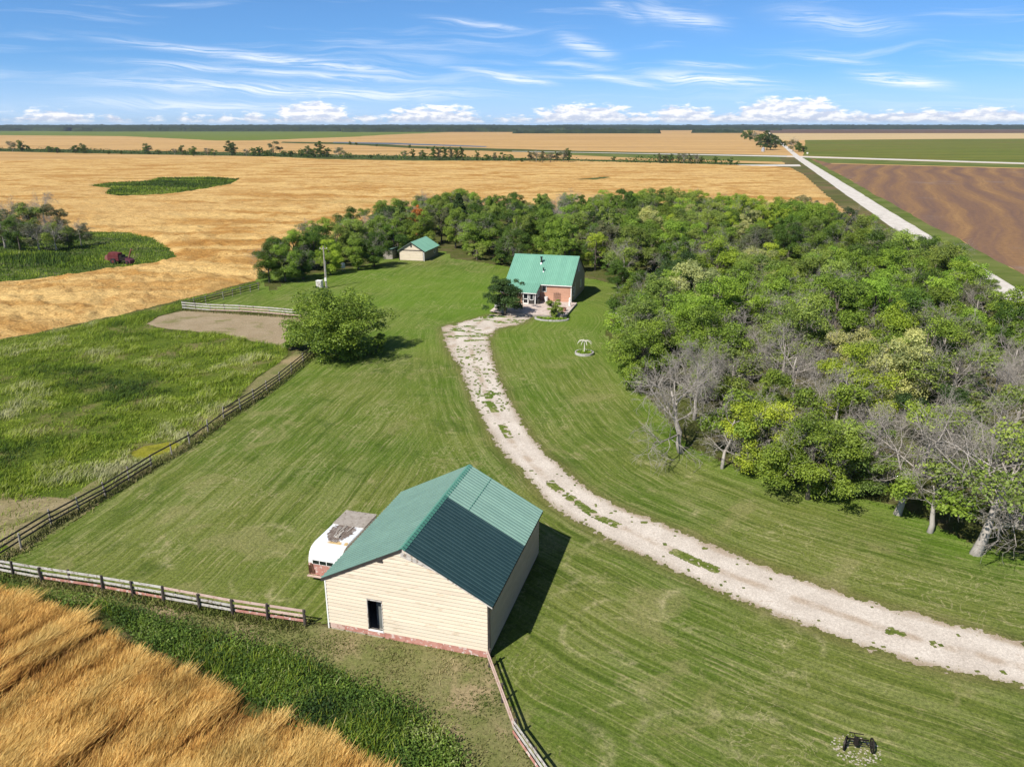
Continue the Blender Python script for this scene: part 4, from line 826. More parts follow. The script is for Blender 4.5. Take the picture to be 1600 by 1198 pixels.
def crown_mesh(name, seed, R, H, base, lobes, per, leaf, shape='round', spread=.72, keep=None):
    rg = np.random.default_rng(seed); P = []; N = []; T = []; cs = []
    nb = max(4, lobes // 11); bc = []
    for i in range(nb):
        a = 2.4 * i + rg.normal(0, .35); q = (i + .5) / nb; rr = math.sin(math.pi * (.12 + .80 * q)) ** .7 * R * spread * rg.uniform(.55, .82); bc.append((np.array([rr * math.cos(a), rr * math.sin(a), base + (H - base) * (.10 + .72 * q)]), R * (rg.uniform(.30, .46) if shape != 'dense' else .62), rg.normal(0, .10)))
    for i in range(lobes):
        u = unit(rg.normal(size=3)); rr = rg.random() ** .4
        q = .5 + .5 * u[2] * rr
        if shape == 'cone': q = rg.random() ** 1.25; wid = R * (1.02 - q); a = rg.random() * 6.283; c = np.array([math.cos(a) * wid * .75, math.sin(a) * wid * .75, base + (H - base) * q * .95]); lr = R * (.20 + .22 * (1 - q))
        else:
            bb = bc[i % nb]; c = bb[0] + u * np.array([1, 1, .72]) * bb[1] * rr; c[2] = max(c[2], base + .3); lr = R * rg.uniform(.11, .25)
        n = int(per * (lr / (R * .18)) ** 2); v = unit(rg.normal(size=(n, 3))); v[:, 2] = np.where(v[:, 2] < -.35, -v[:, 2], v[:, 2]); v = unit(v)
        rad = lr * (1 - .45 * rg.random(n) ** 1.6) * (1 + .25 * np.sin(v[:, 0] * 5 + i) * np.sin(v[:, 1] * 6 + 2 * i))
        p = c + v * rad[:, None] * np.array([1, 1, .82]); P.append(p); N.append(unit(v * .8 + rg.normal(size=(n, 3)) * .55 + np.array([0, 0, .45]))); cs.append(c)
        T.append(np.clip(rg.normal(.5 + rg.normal(0, .13) + (bc[i % nb][2] if shape != 'cone' else 0), .17, n), 0, 1))
    P = np.concatenate(P); N = np.concatenate(N); T = np.concatenate(T); P[:, 2] = np.maximum(P[:, 2], .12 + .3 * rg.random(len(P)))
    V, F = leaf_quads(P, N, leaf * rg.uniform(.6, 1.35, len(P)), rg)
    me = np_mesh(name, V, F, {'tone': ('FACE', 'FLOAT', T)}); me.materials.append(leaf_m); return me, cs
def trunk_mesh(name, seed, H, r, cs, mt, lean=(0, 0)):
    rg = random.Random(seed); m = MB(); top = H * .72; pts = []
    for i in range(6):
        k = i / 5; pts.append((lean[0] * k + rg.uniform(-.12, .12) * k, lean[1] * k + rg.uniform(-.12, .12) * k, top * k - .3 * (i == 0)))
    m.tube(pts, [r * 1.35, r, r * .85, r * .65, r * .45, r * .2], 8)
    for c in cs:
        k = rg.uniform(.28, .75); j = k * 5; i0 = int(j); a = Vector(pts[i0]).lerp(Vector(pts[min(5, i0 + 1)]), j - i0); b = Vector(tuple(c)); md = a.lerp(b, .5) + Vector((rg.uniform(-.3, .3), rg.uniform(-.3, .3), -.25 + rg.random() * .3))
        m.tube([a, md, b], [r * .42, r * .26, r * .08], 5, False)
    me = m.mesh(name, smooth=True); me.materials.append(mt); return me
def skeleton(seed, H, R, lean=(0, 0), r=.19, levels=4, fan=(7, 7, 7, 4), th0=.28):
    """trunk and limbs as one mesh, the fine twigs as another"""
    rg = np.random.default_rng(seed); big = MB(); segs = []
    top = H * .66; pts = [np.array([lean[0] * k + rg.normal(0, .08) * (k > 0), lean[1] * k + rg.normal(0, .08) * (k > 0), top * k - .35 * (k == 0)]) for k in np.linspace(0, 1, 7)]
    big.tube([tuple(p) for p in pts], [r * 1.4, r, r * .9, r * .75, r * .6, r * .45, r * .25], 8)
    def grow(p, d, L, rad, lv):
        n = 3; q = [p]; dd = d
        for i in range(n):
            dd = unit(dd + rg.normal(0, .20, 3) + np.array([0, 0, .10 if lv < 3 else -.03])); q.append(q[-1] + dd * L / n)
        if lv <= 2: big.tube([tuple(x) for x in q], [rad, rad * .8, rad * .6, rad * .35], 4 if lv == 2 else 6, False)
        else:
            for a, b in zip(q[:-1], q[1:]): segs.append((a, b, min(max(rad, .010), .02)))
        if lv >= levels: return
        for i in range(fan[lv]):
            k = rg.uniform(.25, 1); j = k * n; i0 = min(int(j), n - 1); pp = q[i0] + (q[i0 + 1] - q[i0]) * (j - i0); side = unit(rg.normal(size=3)); dn = unit(unit(q[i0 + 1] - q[i0]) * .75 + side * .8)
            grow(pp, dn, L * rg.uniform(.42, .66), rad * .46, lv + 1)
    for i in range(fan[0] + 2):
        k = rg.uniform(th0, .98); j = k * 6; i0 = min(int(j), 5); p = pts[i0] + (pts[i0 + 1] - pts[i0]) * (j - i0); a = i * 2.4 + rg.normal(0, .3); el = rg.uniform(.15, .95)
        grow(p, unit(np.array([math.cos(a), math.sin(a), el])), R * rg.uniform(.65, 1.0) * (1.15 - .35 * k), r * .36 * (1.15 - k * .5), 1)
    A = np.array([s[0] for s in segs]); B = np.array([s[1] for s in segs]); W = np.array([s[2] for s in segs])[:, None]
    D = unit(B - A); U = unit(np.cross(D, unit(rg.normal(size=D.shape)))); C = np.cross(D, U); V = []
    for (q, w) in ((A, 1.0), (B, .6)):
        for a in (0, 2.094, 4.189): V.append(q + (U * math.cos(a) + C * math.sin(a)) * W * w)
    V = np.stack(V, 1).reshape(-1, 3); o = np.arange(len(A))[:, None] * 6
    F = np.concatenate([o + np.array([[0, 1, 4, 3]]), o + np.array([[1, 2, 5, 4]]), o + np.array([[2, 0, 3, 5]])])
    tm = np_mesh('twigs', V, F); tm.materials.append(twig_m); bm = big.mesh('trunk', smooth=True); bm.materials.append(bark_pale); return bm, tm
PROTO = {}
def leafy(key, seed, R, H, base, lobes, per, leaf, shape='round', r=.2, lean=(0, 0), spread=.72):
    c, cs = crown_mesh('crown', seed, R, H, base, lobes, per, leaf, shape, spread); tr = trunk_mesh('trunk', seed, H, r, cs[:9] if shape != 'cone' else [], bark, lean); PROTO[key] = [('trunk', tr), ('crown', c)]
for i in range(7): leafy('full%d' % i, 20 + i, 4.7 + .3 * (i % 3), 8.8 + .45 * (i % 4), .35, 88, 300, .125, spread=.80)
for i in range(2): leafy('tall%d' % i, 40 + i, 3.5, 11.5, .8, 70, 240, .14, 'dense', spread=.62)
for i in range(2): leafy('small%d' % i, 50 + i, 2.8, 5.2, .2, 44, 240, .115, 'dense', spread=.66)
for i in range(3): leafy('loose%d' % i, 60 + i, 4.8, 9.6, .7, 54, 260, .125, spread=.88)
leafy('spruce0', 70, 3.6, 14, .8, 90, 160, .22, 'cone')
for i in range(2): leafy('bush%d' % i, 80 + i, 1.7, 2.6, .05, 26, 190, .11, 'dense', spread=.62)
for i in (0, 2, 5):
    tw = skeleton(140 + i, 8.6, 4.8, fan=(5, 6, 5, 4))[1]; PROTO['full%d' % i].append(('twigs', tw))
for i in range(4):
    b, tw = skeleton(100 + i, 8.8, 4.4); PROTO['dead%d' % i] = [('trunk', b), ('twigs', tw)]
for i in range(3):
    b, tw = skeleton(120 + i, 9.0, 4.3, fan=(7, 6, 6, 4)); c, cs = crown_mesh('crown', 130 + i, 4.4, 8.6, 1.2, 52, 130, .14, spread=.95); PROTO['half%d' % i] = [('trunk', b), ('twigs', tw), ('crown', c)]
HUES = {'dark': (.072, .128, .020), 'mid': (.142, .214, .030), 'bright': (.172, .272, .034), 'lime': (.225, .300, .032), 'olive': (.165, .225, .046), 'deep': (.042, .076, .020), 'pale': (.31, .325, .13), 'rusty': (.36, .14, .035), 'grey': (.130, .142, .070)}
TREES = []
rt = random.Random(5)
def tree(proto, x, y, s, hue, name='tree', rz=None, sz=None, tilt=(0, 0), z=0.0):
    """an Empty at the foot of the tree, its trunk and crown as parts"""
    o = bpy.data.objects.new(name, None); COL.objects.link(o); o.empty_display_size = .3
    o.location = (x, y, z); o.rotation_euler = (tilt[0], tilt[1], rt.random() * 6.283 if rz is None else rz); o.scale = (s, s, s * (sz or rt.uniform(.9, 1.1)))
    if name == 'tree' and proto[:-1] in ('dead', 'half'): o.name = 'dead_tree' if proto[0] == 'd' else 'dying_tree'
    if proto[:-1] == 'spruce': o.name = 'spruce_tree'
    h = HUES[hue]; f = rt.uniform(.85, 1.18); g2 = rt.uniform(.94, 1.06)
    for nm, me in PROTO[proto]:
        p = bpy.data.objects.new(nm, me); COL.objects.link(p); p.parent = o
        if nm == 'crown': p.color = (h[0] * f * g2, h[1] * f, h[2] * f, 1)
    return o
HUEWORD = {'dark': 'dark green', 'mid': 'mid green', 'bright': 'bright green', 'lime': 'yellow green', 'olive': 'olive green', 'deep': 'deep dark green', 'pale': 'pale yellowing', 'rusty': 'rusty orange', 'grey': 'grey green'}
KINDWORD = {'full': 'broad leafy tree', 'tall': 'tall narrow leafy tree', 'small': 'small round tree', 'loose': 'loose open tree', 'spruce': 'conical spruce', 'bush': 'low bush', 'dead': 'bare grey dead tree', 'half': 'half dead sparse tree'}
# single trees the photograph sets apart
def single(proto, px, py, s, hue, label, cat='tree', name='tree', **k):
    x, y = G(px, py); o = tree(proto, x, y, s, hue, name, **k); return tag(o, label, cat)
leafy('wide', 31, 6.0, 9.4, .05, 190, 220, .15, 'dense', spread=.72); leafy('dooryard', 33, 3.9, 6.6, .9, 80, 260, .13, 'dense', spread=.66)
single('wide', 527, 555, 1.06, 'mid', 'big round green tree standing alone at the end of the dark rail fence', sz=.84, rz=.4)
single('bush1', 458, 545, 1.1, 'bright', 'bright green bush at the left foot of the big round tree', 'bush', 'bush')
single('bush0', 590, 548, .95, 'mid', 'low bush under the right edge of the big round tree', 'bush', 'bush')
single('dooryard', 789, 493, .92, 'deep', 'dark round tree in front of the mint roofed house', rz=1.1, sz=1.0)
single('small0', 869, 496, .66, 'olive', 'small thin shrub in the flower bed by the deck', 'shrub', 'shrub')
def skel_tree(px, py, seed, H, R, lean, r, label, fan=(6, 6, 6, 5), leaves=None, hue='pale', th0=.3):
    x, y = G(px, py); o = thing('tree', label, 'tree', (x, y, 0)); b, tw = skeleton(seed, H, R, lean, r, 4, fan, th0); ob('trunk', b, None, o); ob('twigs', tw, None, o)
    if leaves:
        c, cs = crown_mesh('crown', seed, R, H, H * .3, leaves[0], leaves[1] * 1.6, (.15), spread=.9)
        for v in ((0),): c.transform(Matrix.Translation((lean[0] * .7, lean[1] * .7, 0)))
        p = ob('crown', c, None, o); p.color = (*HUES[hue], 1)
    TREES.append((x, y)); return o
skel_tree(1065, 707, 201, 8.8, 5.4, (-1.2, .3), .24, 'bare grey tree with pale trunk leaning over the lawn, nearest the driveway bend', (8, 7, 7, 4), th0=.22)
skel_tree(1128, 732, 202, 6.6, 3.6, (.8, .4), .15, 'slender pale trunk tree with thin green leaves beside the leaning bare tree', (5, 5, 5, 5), (34, 110), 'mid')
skel_tree(1400, 804, 203, 8.2, 4.6, (2.3, .9), .24, 'leaning bare tree with brownish twigs and split orange limb at the lawn edge', (8, 7, 7, 4))
skel_tree(1522, 866, 204, 8.6, 5.4, (1.9, .7), .31, 'thick leaning trunk tree with mostly bare crown, lowest at the right edge', (8, 7, 7, 4), (26, 80), 'olive')
skel_tree(1452, 832, 205, 5.2, 3.2, (.2, .5), .19, 'short forked trunk with green and pale yellow leaves between the two leaning trees', (4, 5, 5, 4), (40, 90), 'mid')
for (px, py, pr, s, hue, lab) in [(1262, 780, 'full2', .84, 'mid', 'green tree with low branches and twigs overhanging the lawn at the grove edge'), (1330, 770, 'full3', .72, 'olive', 'olive green tree behind the low branched overhanging one'),
                                  (985, 508, 'full0', .80, 'mid', 'leafy tree beside the picnic table at the grove edge'), (995, 560, 'full2', .92, 'bright', 'full bright tree bulging over the lawn right of the planter ring'), (1000, 608, 'full4', .86, 'mid', 'leafy tree touching the lawn just above the leaning bare tree'),
                                  (1190, 738, 'full5', .72, 'lime', 'leafy yellow green tree between the slender trunk and the overhanging one'), (965, 455, 'full3', .62, 'dark', 'dark leafy tree at the grove corner right of the house')]:
    single(pr, px, py, s, hue, lab); TREES.append(G(px, py))
x, y = G(718, 372); tag(tree('spruce0', x, y, .92, 'deep'), 'dark conical spruce rising above the trees behind the lawn', 'tree'); TREES.append((x, y))
x, y = G(650, 372); tag(tree('small1', x, y, 1.15, 'rusty', sz=1.5), 'tree turning rusty orange behind the little garage', 'tree'); TREES.append((x, y))
x, y = G(815, 372); tag(tree('small0', x, y, 1.1, 'lime'), 'small round yellow green tree just left behind the house roof', 'tree'); TREES.append((x, y))
for (px, py, pr, sc, hue, lab) in ([(421, 441, 'full2', .78, 'dark', 'dark leafy tree at the very left end of the grove'), (446, 440, 'full5', .80, 'mid', 'leafy tree second from the left end of the grove, its foot on the lawn'), (474, 436, 'full0', .74, 'dark', 'dark leafy tree just left of the utility pole'), (462, 421, 'full3', .92, 'mid', 'leafy tree behind the left end of the grove facing the crop'),
        (440, 427, 'full6', .74, 'dark', 'dark leafy tree facing the crop at the left end of the grove'), (493, 419, 'full1', .95, 'dark', 'dark leafy tree behind the utility pole'), (516, 428, 'full4', .72, 'lime', 'yellow green tree right behind the utility pole'), (527, 408, 'loose1', .95, 'olive', 'loose olive tree high behind the utility pole'), (560, 421, 'full6', .74, 'mid', 'leafy tree right of the white tank'),
        (585, 417, 'full2', .80, 'dark', 'dark leafy tree between the white tank and the lean-to shed'), (557, 402, 'full5', .98, 'olive', 'tall olive tree above the white tank'), (596, 400, 'full0', .98, 'mid', 'tall leafy tree above the lean-to shed'), (500, 403, 'full3', .9, 'mid', 'leafy tree at the crop side behind the utility pole'), (484, 390, 'half1', .85, 'grey', 'half dead grey tree on the crop side above the pole'),
        (545, 385, 'full1', .95, 'dark', 'dark tree at the back of the left grove'), (616, 402, 'full4', .80, 'dark', 'dark tree crowding the left wall of the little garage'), (742, 398, 'full2', 1.08, 'mid', 'big leafy tree right of the little garage'), (712, 388, 'full6', .95, 'mid', 'leafy tree close behind the little garage at right'), (765, 393, 'full3', .9, 'dark', 'dark tree between the garage and the house'), (690, 378, 'tall0', .85, 'grey', 'tall grey green tree behind the garage roof')]):
    single(pr, px, py, sc, hue, lab); TREES.append(G(px, py))
for (px, py, pr, sc, hue, lab) in [(1085, 655, 'dead1', .95, 'grey', 'grey dead tree right behind the leaning bare tree with pale trunk'), (1140, 640, 'half0', .95, 'olive', 'half dead olive tree behind the slender pale trunk'), (1235, 640, 'dead3', 1.0, 'grey', 'grey dead tree in the middle of the near grove, standing open'), (1215, 745, 'half2', .70, 'olive', 'half dead tree left of the low branched overhanging tree'),
        (1300, 700, 'half1', .90, 'mid', 'half dead tree above the low branched overhanging tree'), (1365, 735, 'dead0', .85, 'grey', 'grey dead tree left behind the leaning tree with orange limb'), (1460, 745, 'half0', .95, 'lime', 'sparse yellow green tree between the two leaning trees, set back'), (1535, 765, 'dead2', .95, 'grey', 'grey dead tree behind the thick leaning trunk at right'), (1480, 660, 'half2', 1.0, 'olive', 'half dead olive tree deeper in the grove at right'), (1580, 690, 'dead1', .95, 'grey', 'grey dead tree near the right frame edge in the grove'), (1245, 560, 'dead2', .9, 'grey', 'pale dead tree high in the middle of the grove')]:
    single(pr, px, py, sc, hue, lab); TREES.append(G(px, py))
RS = [(1372, 350, 'full0', 'dark'), (1404, 357, 'half2', 'olive'), (1432, 364, 'full4', 'mid'), (1460, 371, 'full2', 'dark'), (1486, 382, 'full5', 'mid'), (1512, 402, 'full1', 'bright'), (1538, 428, 'half0', 'grey'), (1575, 452, 'full3', 'mid'), (1606, 470, 'full6', 'dark'), (1640, 480, 'full2', 'mid')]
for i, (px, ty, pr, hue) in enumerate(RS):
    x, y = G(px, ty, 8.6); o = tree(pr, x, y, .93, hue, sz=1.0); TREES.append((x, y)); what = HUEWORD[hue] + ' ' + KINDWORD[pr[:-1]]
    tag(o, '%s in the row beside the gravel road, %s' % (what, ['first from far', 'second from far', 'third from far', 'fourth from far', 'fifth from far', 'sixth from far', 'seventh from far', 'eighth from far', 'ninth from far', 'nearest'][i]), 'tree', 'roadside row of the grove')
# the grove: hot spots (photo points) of dead wood and of yellow-green crowns
DEADSPOT = [(1060, 560, 75), (1240, 505, 70), (1300, 450, 45), (1128, 385, 18), (985, 402, 22), (1440, 640, 75), (1560, 600, 75), (1500, 520, 60), (1570, 690, 70), (640, 318, 22), (870, 330, 22), (1180, 320, 16), (1390, 330, 20), (1535, 425, 18), (1130, 590, 70), (1350, 600, 60)]
LIMESPOT = [(1150, 380, 60), (1060, 410, 45), (1370, 560, 50), (1300, 640, 60), (1120, 640, 50), (960, 370, 25), (1250, 610, 45), (1420, 520, 40), (560, 385, 25)]
grove_pts = list(TREES); cand = np.array([(rt.uniform(-72, 96), rt.uniform(44, 286)) for _ in range(11000)]); ok = sdf(cand[:, 0], cand[:, 1], GROVE) > 1.6
BLOCK = [(-22.5, 173.5, 7.5), (-21, 178, 6.5), (14, 132, 10), (5, 133, 12)]
zones = {}
PH_ = {'full': 9.6, 'tall': 11.5, 'small': 5.2, 'loose': 9.6, 'half': 9.0, 'dead': 8.6}
for (x, y) in cand[ok]:
    if any((x - b[0]) ** 2 + (y - b[1]) ** 2 < b[2] ** 2 for b in BLOCK): continue
    edge = float(sdf(np.array(x), np.array(y), GROVE)); md = 5.5 if y < 110 else (6.0 if y < 150 else 6.2)
    if any((x - a) ** 2 + (y - b) ** 2 < md * md for a, b in grove_pts): continue
    px, py = to_px(x, y, 6.0)
    if px > 1760 or px < 330: continue
    pd = max(math.exp(-((px - a) ** 2 + (py - b) ** 2) / (2 * (r * .8) ** 2)) for a, b, r in DEADSPOT); pl = max(math.exp(-((px - a) ** 2 + (py - b) ** 2) / (2 * r * r)) for a, b, r in LIMESPOT)
    u = rt.random()
    if u < (.48 if y < 95 else .42) * pd + .03: key = 'dead' if rt.random() < .36 else 'half'
    else: key = rt.choice(['full'] * 7 + ['loose'] * 2 + ['small'] + (['tall'] if y > 150 else []))
    if rt.random() < .50 * pl: hue = 'lime' if rt.random() < .75 else 'pale'
    else: hue = rt.choice(['mid'] * 4 + ['bright'] * (4 if px > 1000 else 1) + ['dark'] * (2 if px > 1000 else 5) + ['olive'] * 3 + ['deep'] + ['grey'])
    if key in ('dead', 'half') and hue in ('deep',): hue = 'olive'
    n = len([k for k in PROTO if k[:-1] == key]); s = rt.uniform(.84, 1.10) * (1.10 if x > 62 else 1.0) * (.86 if y < 75 else 1.0) * (.9 if edge < 4 else 1)
    if y > 150: s *= .98
    ox = np.interp(px, [560, 600, 650, 718, 860, 1020, 1150, 1290, 1420, 1480, 1545, 1600, 1700], [320, 306, 296, 296, 297, 287, 298, 317, 354, 371, 424, 466, 530]) + rt.uniform(-6, 7)
    hp = PH_[key]
    while px > 560 and s > .42 and to_px(x, y, hp * s * .95)[1] < ox: s -= .04
    if s <= .45: continue
    grove_pts.append((x, y)); o = tree('%s%d' % (key, rt.randrange(n)), x, y, s, hue, sz=1.0)
    if px < 570: zn = 'at the grove end by the dark fence'
    elif px < 770: zn = 'around the little garage'
    elif px < 935: zn = 'behind the house'
    elif y > 190: zn = 'facing the golden crop'
    elif px - 935 > (py - 300) * 1.9 + 60 and px > 1240: zn = 'on the grove road side'
    elif edge < 9 and y < 130: zn = 'along the lawn edge'
    elif y > 120: zn = 'in the upper grove'
    else: zn = 'in the near grove'
    zones.setdefault((key, hue if key != 'dead' else '', zn), []).append((px, o))
ORD = ['leftmost', 'second from left', 'third from left', 'fourth from left', 'fifth from left', 'sixth from left', 'seventh from left', 'eighth from left', 'ninth from left']
def name_sets(sets, group):
    for (what, zn), L in sets.items():
        rows = [('', L)]
        if len(L) > 6:
            L.sort(key=lambda q: -q[1].location.y); k = (len(L) + 2) // 3; rows = [('back row', L[:k]), ('middle row', L[k:2 * k]), ('front row', L[2 * k:])]
        for rw, M in rows:
            M.sort(key=lambda q: q[0])
            for n, (px, o) in enumerate(M):
                lab = what + ' ' + zn + (', ' + rw if rw else '') + (', ' + ORD[n] if len(M) > 1 and n < 9 else '')
                w = lab.split(); o['label'] = ' '.join(w[:16]); o['group'] = group + ' ' + zn
                if len(w) > 16: print('long label', lab)
for (key, hue, zn), L in zones.items():
    for px, o in L: o['category'] = 'tree'
name_sets({((KINDWORD[k] if k == 'dead' else HUEWORD[h] + ' ' + KINDWORD[k]), z): L for (k, h, z), L in zones.items()}, 'trees')
print('grove trees', len(grove_pts))
# understorey bushes close the gaps at the grove's feet
ub = 0; bushes = {}
for (x, y) in cand[ok][::-1]:
    e = float(sdf(np.array(x), np.array(y), GROVE))
    if ub >= 110 or any((x - b[0]) ** 2 + (y - b[1]) ** 2 < b[2] ** 2 for b in BLOCK): continue
    px, py = to_px(x, y, 1)
    if px > 1640 or (y < 70 and e < 4.5) or (y > 190): continue
    if any((x - a) ** 2 + (y - b) ** 2 < 7.5 for a, b in grove_pts): continue
    grove_pts.append((x, y)); ub += 1; hu = rt.choice(['mid', 'dark', 'bright', 'olive']); o = tree('bush%d' % rt.randrange(2), x, y, rt.uniform(.9, 1.9), hu, 'bush')
    o['category'] = 'bush'; zn = 'near the little garage' if px < 770 else 'behind the house' if px < 935 else 'low on the lawn edge' if e < 9 else 'deep in the grove'; bushes.setdefault((HUEWORD[hu] + ' low bush', zn), []).append((px, o))
name_sets(bushes, 'bushes')
# hedgerow trees between the crop fields: (photo x, foot y, height in photo pixels, kind, hue)
row = [(20, 237, 18, 'half', 'grey'), (34, 237, 15, 'full', 'dark'), (45, 236, 9, 'bush', 'dark'), (77, 238, 9, 'bush', 'dark'), (90, 239, 9, 'bush', 'dark'), (118, 240, 13, 'full', 'dark'), (131, 240, 15, 'full', 'dark'), (170, 241, 6, 'bush', 'dark'), (190, 241, 6, 'bush', 'dark'),
       (231, 241, 17, 'full', 'dark'), (248, 242, 9, 'small', 'dark'), (273, 242, 10, 'half', 'grey'), (285, 243, 16, 'loose', 'dark'), (303, 244, 16, 'full', 'dark'), (325, 244, 14, 'half', 'grey'), (335, 244, 12, 'loose', 'dark'), (362, 243, 22, 'full', 'deep'), (385, 244, 12, 'half', 'grey'), (397, 244, 13, 'small', 'dark'), (406, 244, 14, 'small', 'dark'), (418, 245, 11, 'small', 'dark'),
       (428, 244, 24, 'loose', 'grey'), (443, 244, 10, 'small', 'dark'), (455, 245, 10, 'small', 'dark'), (472, 245, 12, 'small', 'dark'), (482, 246, 17, 'full', 'dark'), (492, 246, 14, 'loose', 'dark'), (500, 246, 27, 'tall', 'dark'), (511, 246, 16, 'small', 'dark'), (529, 246, 18, 'half', 'grey'), (537, 247, 13, 'half', 'olive'), (546, 247, 8, 'small', 'dark'), (580, 248, 7, 'small', 'dark'), (613, 249, 6, 'bush', 'dark'),
       (632, 248, 14, 'half', 'olive'), (645, 249, 17, 'tall', 'dark'), (660, 249, 14, 'full', 'dark'), (677, 250, 20, 'tall', 'dark'), (686, 250, 20, 'tall', 'grey'), (695, 250, 21, 'tall', 'dark'), (704, 250, 20, 'tall', 'grey'), (713, 251, 20, 'tall', 'dark'), (722, 251, 20, 'tall', 'dark'), (746, 251, 15, 'tall', 'dark'), (761, 252, 12, 'small', 'dark'), (773, 252, 14, 'tall', 'grey'), (785, 252, 14, 'loose', 'dark'), (797, 253, 12, 'small', 'dark'),
       (815, 254, 8, 'small', 'dark'), (828, 254, 18, 'tall', 'grey'), (838, 254, 19, 'half', 'grey'), (848, 255, 20, 'tall', 'grey'), (860, 254, 19, 'half', 'grey'), (870, 254, 19, 'tall', 'grey'), (880, 254, 20, 'half', 'grey'), (888, 254, 21, 'tall', 'dark'), (959, 253, 8, 'small', 'dark'), (995, 253, 5, 'bush', 'olive'), (1012, 255, 5, 'bush', 'olive'), (1030, 256, 15, 'tall', 'grey'), (1039, 256, 17, 'tall', 'grey'), (1048, 256, 17, 'tall', 'dark'),
       (1060, 256, 16, 'tall', 'grey'), (1068, 256, 18, 'half', 'grey'), (1078, 257, 17, 'tall', 'grey'), (1088, 257, 16, 'half', 'grey'), (1096, 257, 14, 'tall', 'dark'), (1117, 258, 14, 'tall', 'dark'), (1140, 258, 13, 'loose', 'dark'), (1150, 258, 6, 'bush', 'dark'),
       (547, 227, 6, 'full', 'dark'), (557, 227, 5, 'bush', 'dark'), (588, 229, 4, 'bush', 'dark'), (640, 232, 6, 'full', 'dark'), (668, 233, 4, 'bush', 'dark')]
corner = [(1163, 218, 13, 'full', 'dark'), (1172, 220, 16, 'full', 'dark'), (1180, 222, 15, 'half', 'grey'), (1188, 230, 22, 'full', 'dark'), (1198, 235, 34, 'tall', 'deep'), (1204, 234, 24, 'full', 'deep'), (1211, 227, 14, 'full', 'dark'), (1219, 229, 13, 'full', 'dark'), (1226, 229, 10, 'small', 'dark'), (1239, 237, 19, 'half', 'grey'), (1247, 238, 15, 'full', 'dark'), (1255, 238, 11, 'small', 'dark')]
PH = {'full': 9.6, 'tall': 11.5, 'small': 5.2, 'loose': 9.6, 'half': 9.2, 'bush': 2.6}
rz_ = {}
for lst, zn, grp in ((row, None, 'trees of the hedgerow between the far golden fields'), (corner, 'by the road past the crossing', 'trees beside the far road')):
    for (px, py, h, k, hue) in lst:
        x, y = G(px, py); dist = math.hypot(y, CAM_H); s = h * dist / F_PX / PH[k]; n = len([q for q in PROTO if q[:-1] == k]); o = tree('%s%d' % (k, rt.randrange(n)), x, y, s, hue, 'bush' if k == 'bush' else 'hedgerow_tree')
        z2 = zn or ('in the hedgerow, left third' if px < 220 else 'in the hedgerow left of centre' if px < 625 else 'in the central hedgerow thicket' if px < 900 else 'in the hedgerow by the side track')
        if py < 235 and zn is None: z2 = 'on the strip beyond the hedgerow'
        o['category'] = 'bush' if k == 'bush' else 'tree'; rz_.setdefault((HUEWORD[hue] + ' ' + KINDWORD[k], z2, grp), []).append((px, o))
for grp in {k[2] for k in rz_}: name_sets({(w, z): L for (w, z, g2), L in rz_.items() if g2 == grp}, grp)
sl = [(8, 388, 'half', 'grey', .95), (32, 392, 'loose', 'dark', .72), (62, 393, 'half', 'grey', .8), (88, 392, 'half', 'olive', .74), (108, 388, 'full', 'dark', .58), (127, 384, 'half', 'grey', .62), (52, 376, 'full', 'olive', .95), (24, 370, 'half', 'grey', 1.05), (96, 372, 'loose', 'grey', .82), (-18, 384, 'full', 'dark', 1.0), (-30, 372, 'half', 'grey', 1.0), (74, 366, 'dead', 'grey', 1.05)]
sl = [(a, b, c, d, e * 1.16) for a, b, c, d, e in sl]
for i, (px, py, k, hue, s) in enumerate(sl):
    x, y = G(px, py); o = tree('%s%d' % (k, i % 2), x, y, s, hue); w = (KINDWORD[k] if k == 'dead' else HUEWORD[hue] + ' ' + KINDWORD[k])
    pos = ['front left', 'front, second from the left', 'front middle', 'front right of middle', 'front right', 'right end', 'back middle', 'back left', 'back right', 'far left', 'far left back', 'back centre'][i]
    tag(o, ('%s in the slough clump, %s' % (w, pos)), 'tree', 'trees in the slough left of the crop')
# ------------------------------------------------------------------ far woods on the skyline
def wood(name, px0, px1, D0, D1, h, rise, hue, label, step=9.0, k=0):
    n = int((px1 - px0) / F_PX * D0 / step); m = max(4, int((D1 - D0) / (step * 4))); u = np.linspace(0, 1, n); a0, a1 = (px0 - 800) / F_PX / cP, (px1 - 800) / F_PX / cP
    ang = np.arctan(a0 + (a1 - a0) * u); rr = np.linspace(D0, D1, m); jog = (fbm(u * n * .05, u * 0 + k, k, 3) - .5) * (D1 - D0) * .35
    Rr = rr[None, :] + jog[:, None]; X = Rr * np.tan(ang)[:, None]; Y = Rr + 0 * X
    Z = (rise * np.linspace(0, 1, m)[None, :] ** 1.0) + h * (.55 + .75 * fbm(X / 26, Y / 26, k, 4)) * np.clip(.35 + 1.6 * fbm(X / 260, Y / 900, k + 2, 2), .3, 1.1)
    Z[:, 0] = -.05; Z[:, 1] = np.maximum(Z[:, 1], h * .5) + RNG.normal(0, h * .12, n); Z[:, 2:] += RNG.normal(0, h * .10, (n, m - 2)); Z[0] = -.05; Z[-1] = -.05; Z[:, -1] = -.05
    idx = np.arange(n * m).reshape(n, m); F = np.stack([idx[:-1, :-1], idx[1:, :-1], idx[1:, 1:], idx[:-1, 1:]], -1).reshape(-1, 4)
    o = ob(name, np_mesh(name, np.stack([X, Y, Z], -1).reshape(-1, 3), F), hue); o['label'] = label; o['category'] = 'woodland'; return stuff(o)
wood_m = material('far_wood', lambda t: pbr(t, t.ramp(t.noise(t.pos(), .02, 6, .7), [(.3, (.012, .022, .012)), (.7, (.045, .062, .026))]), .95, 0, None, .05))
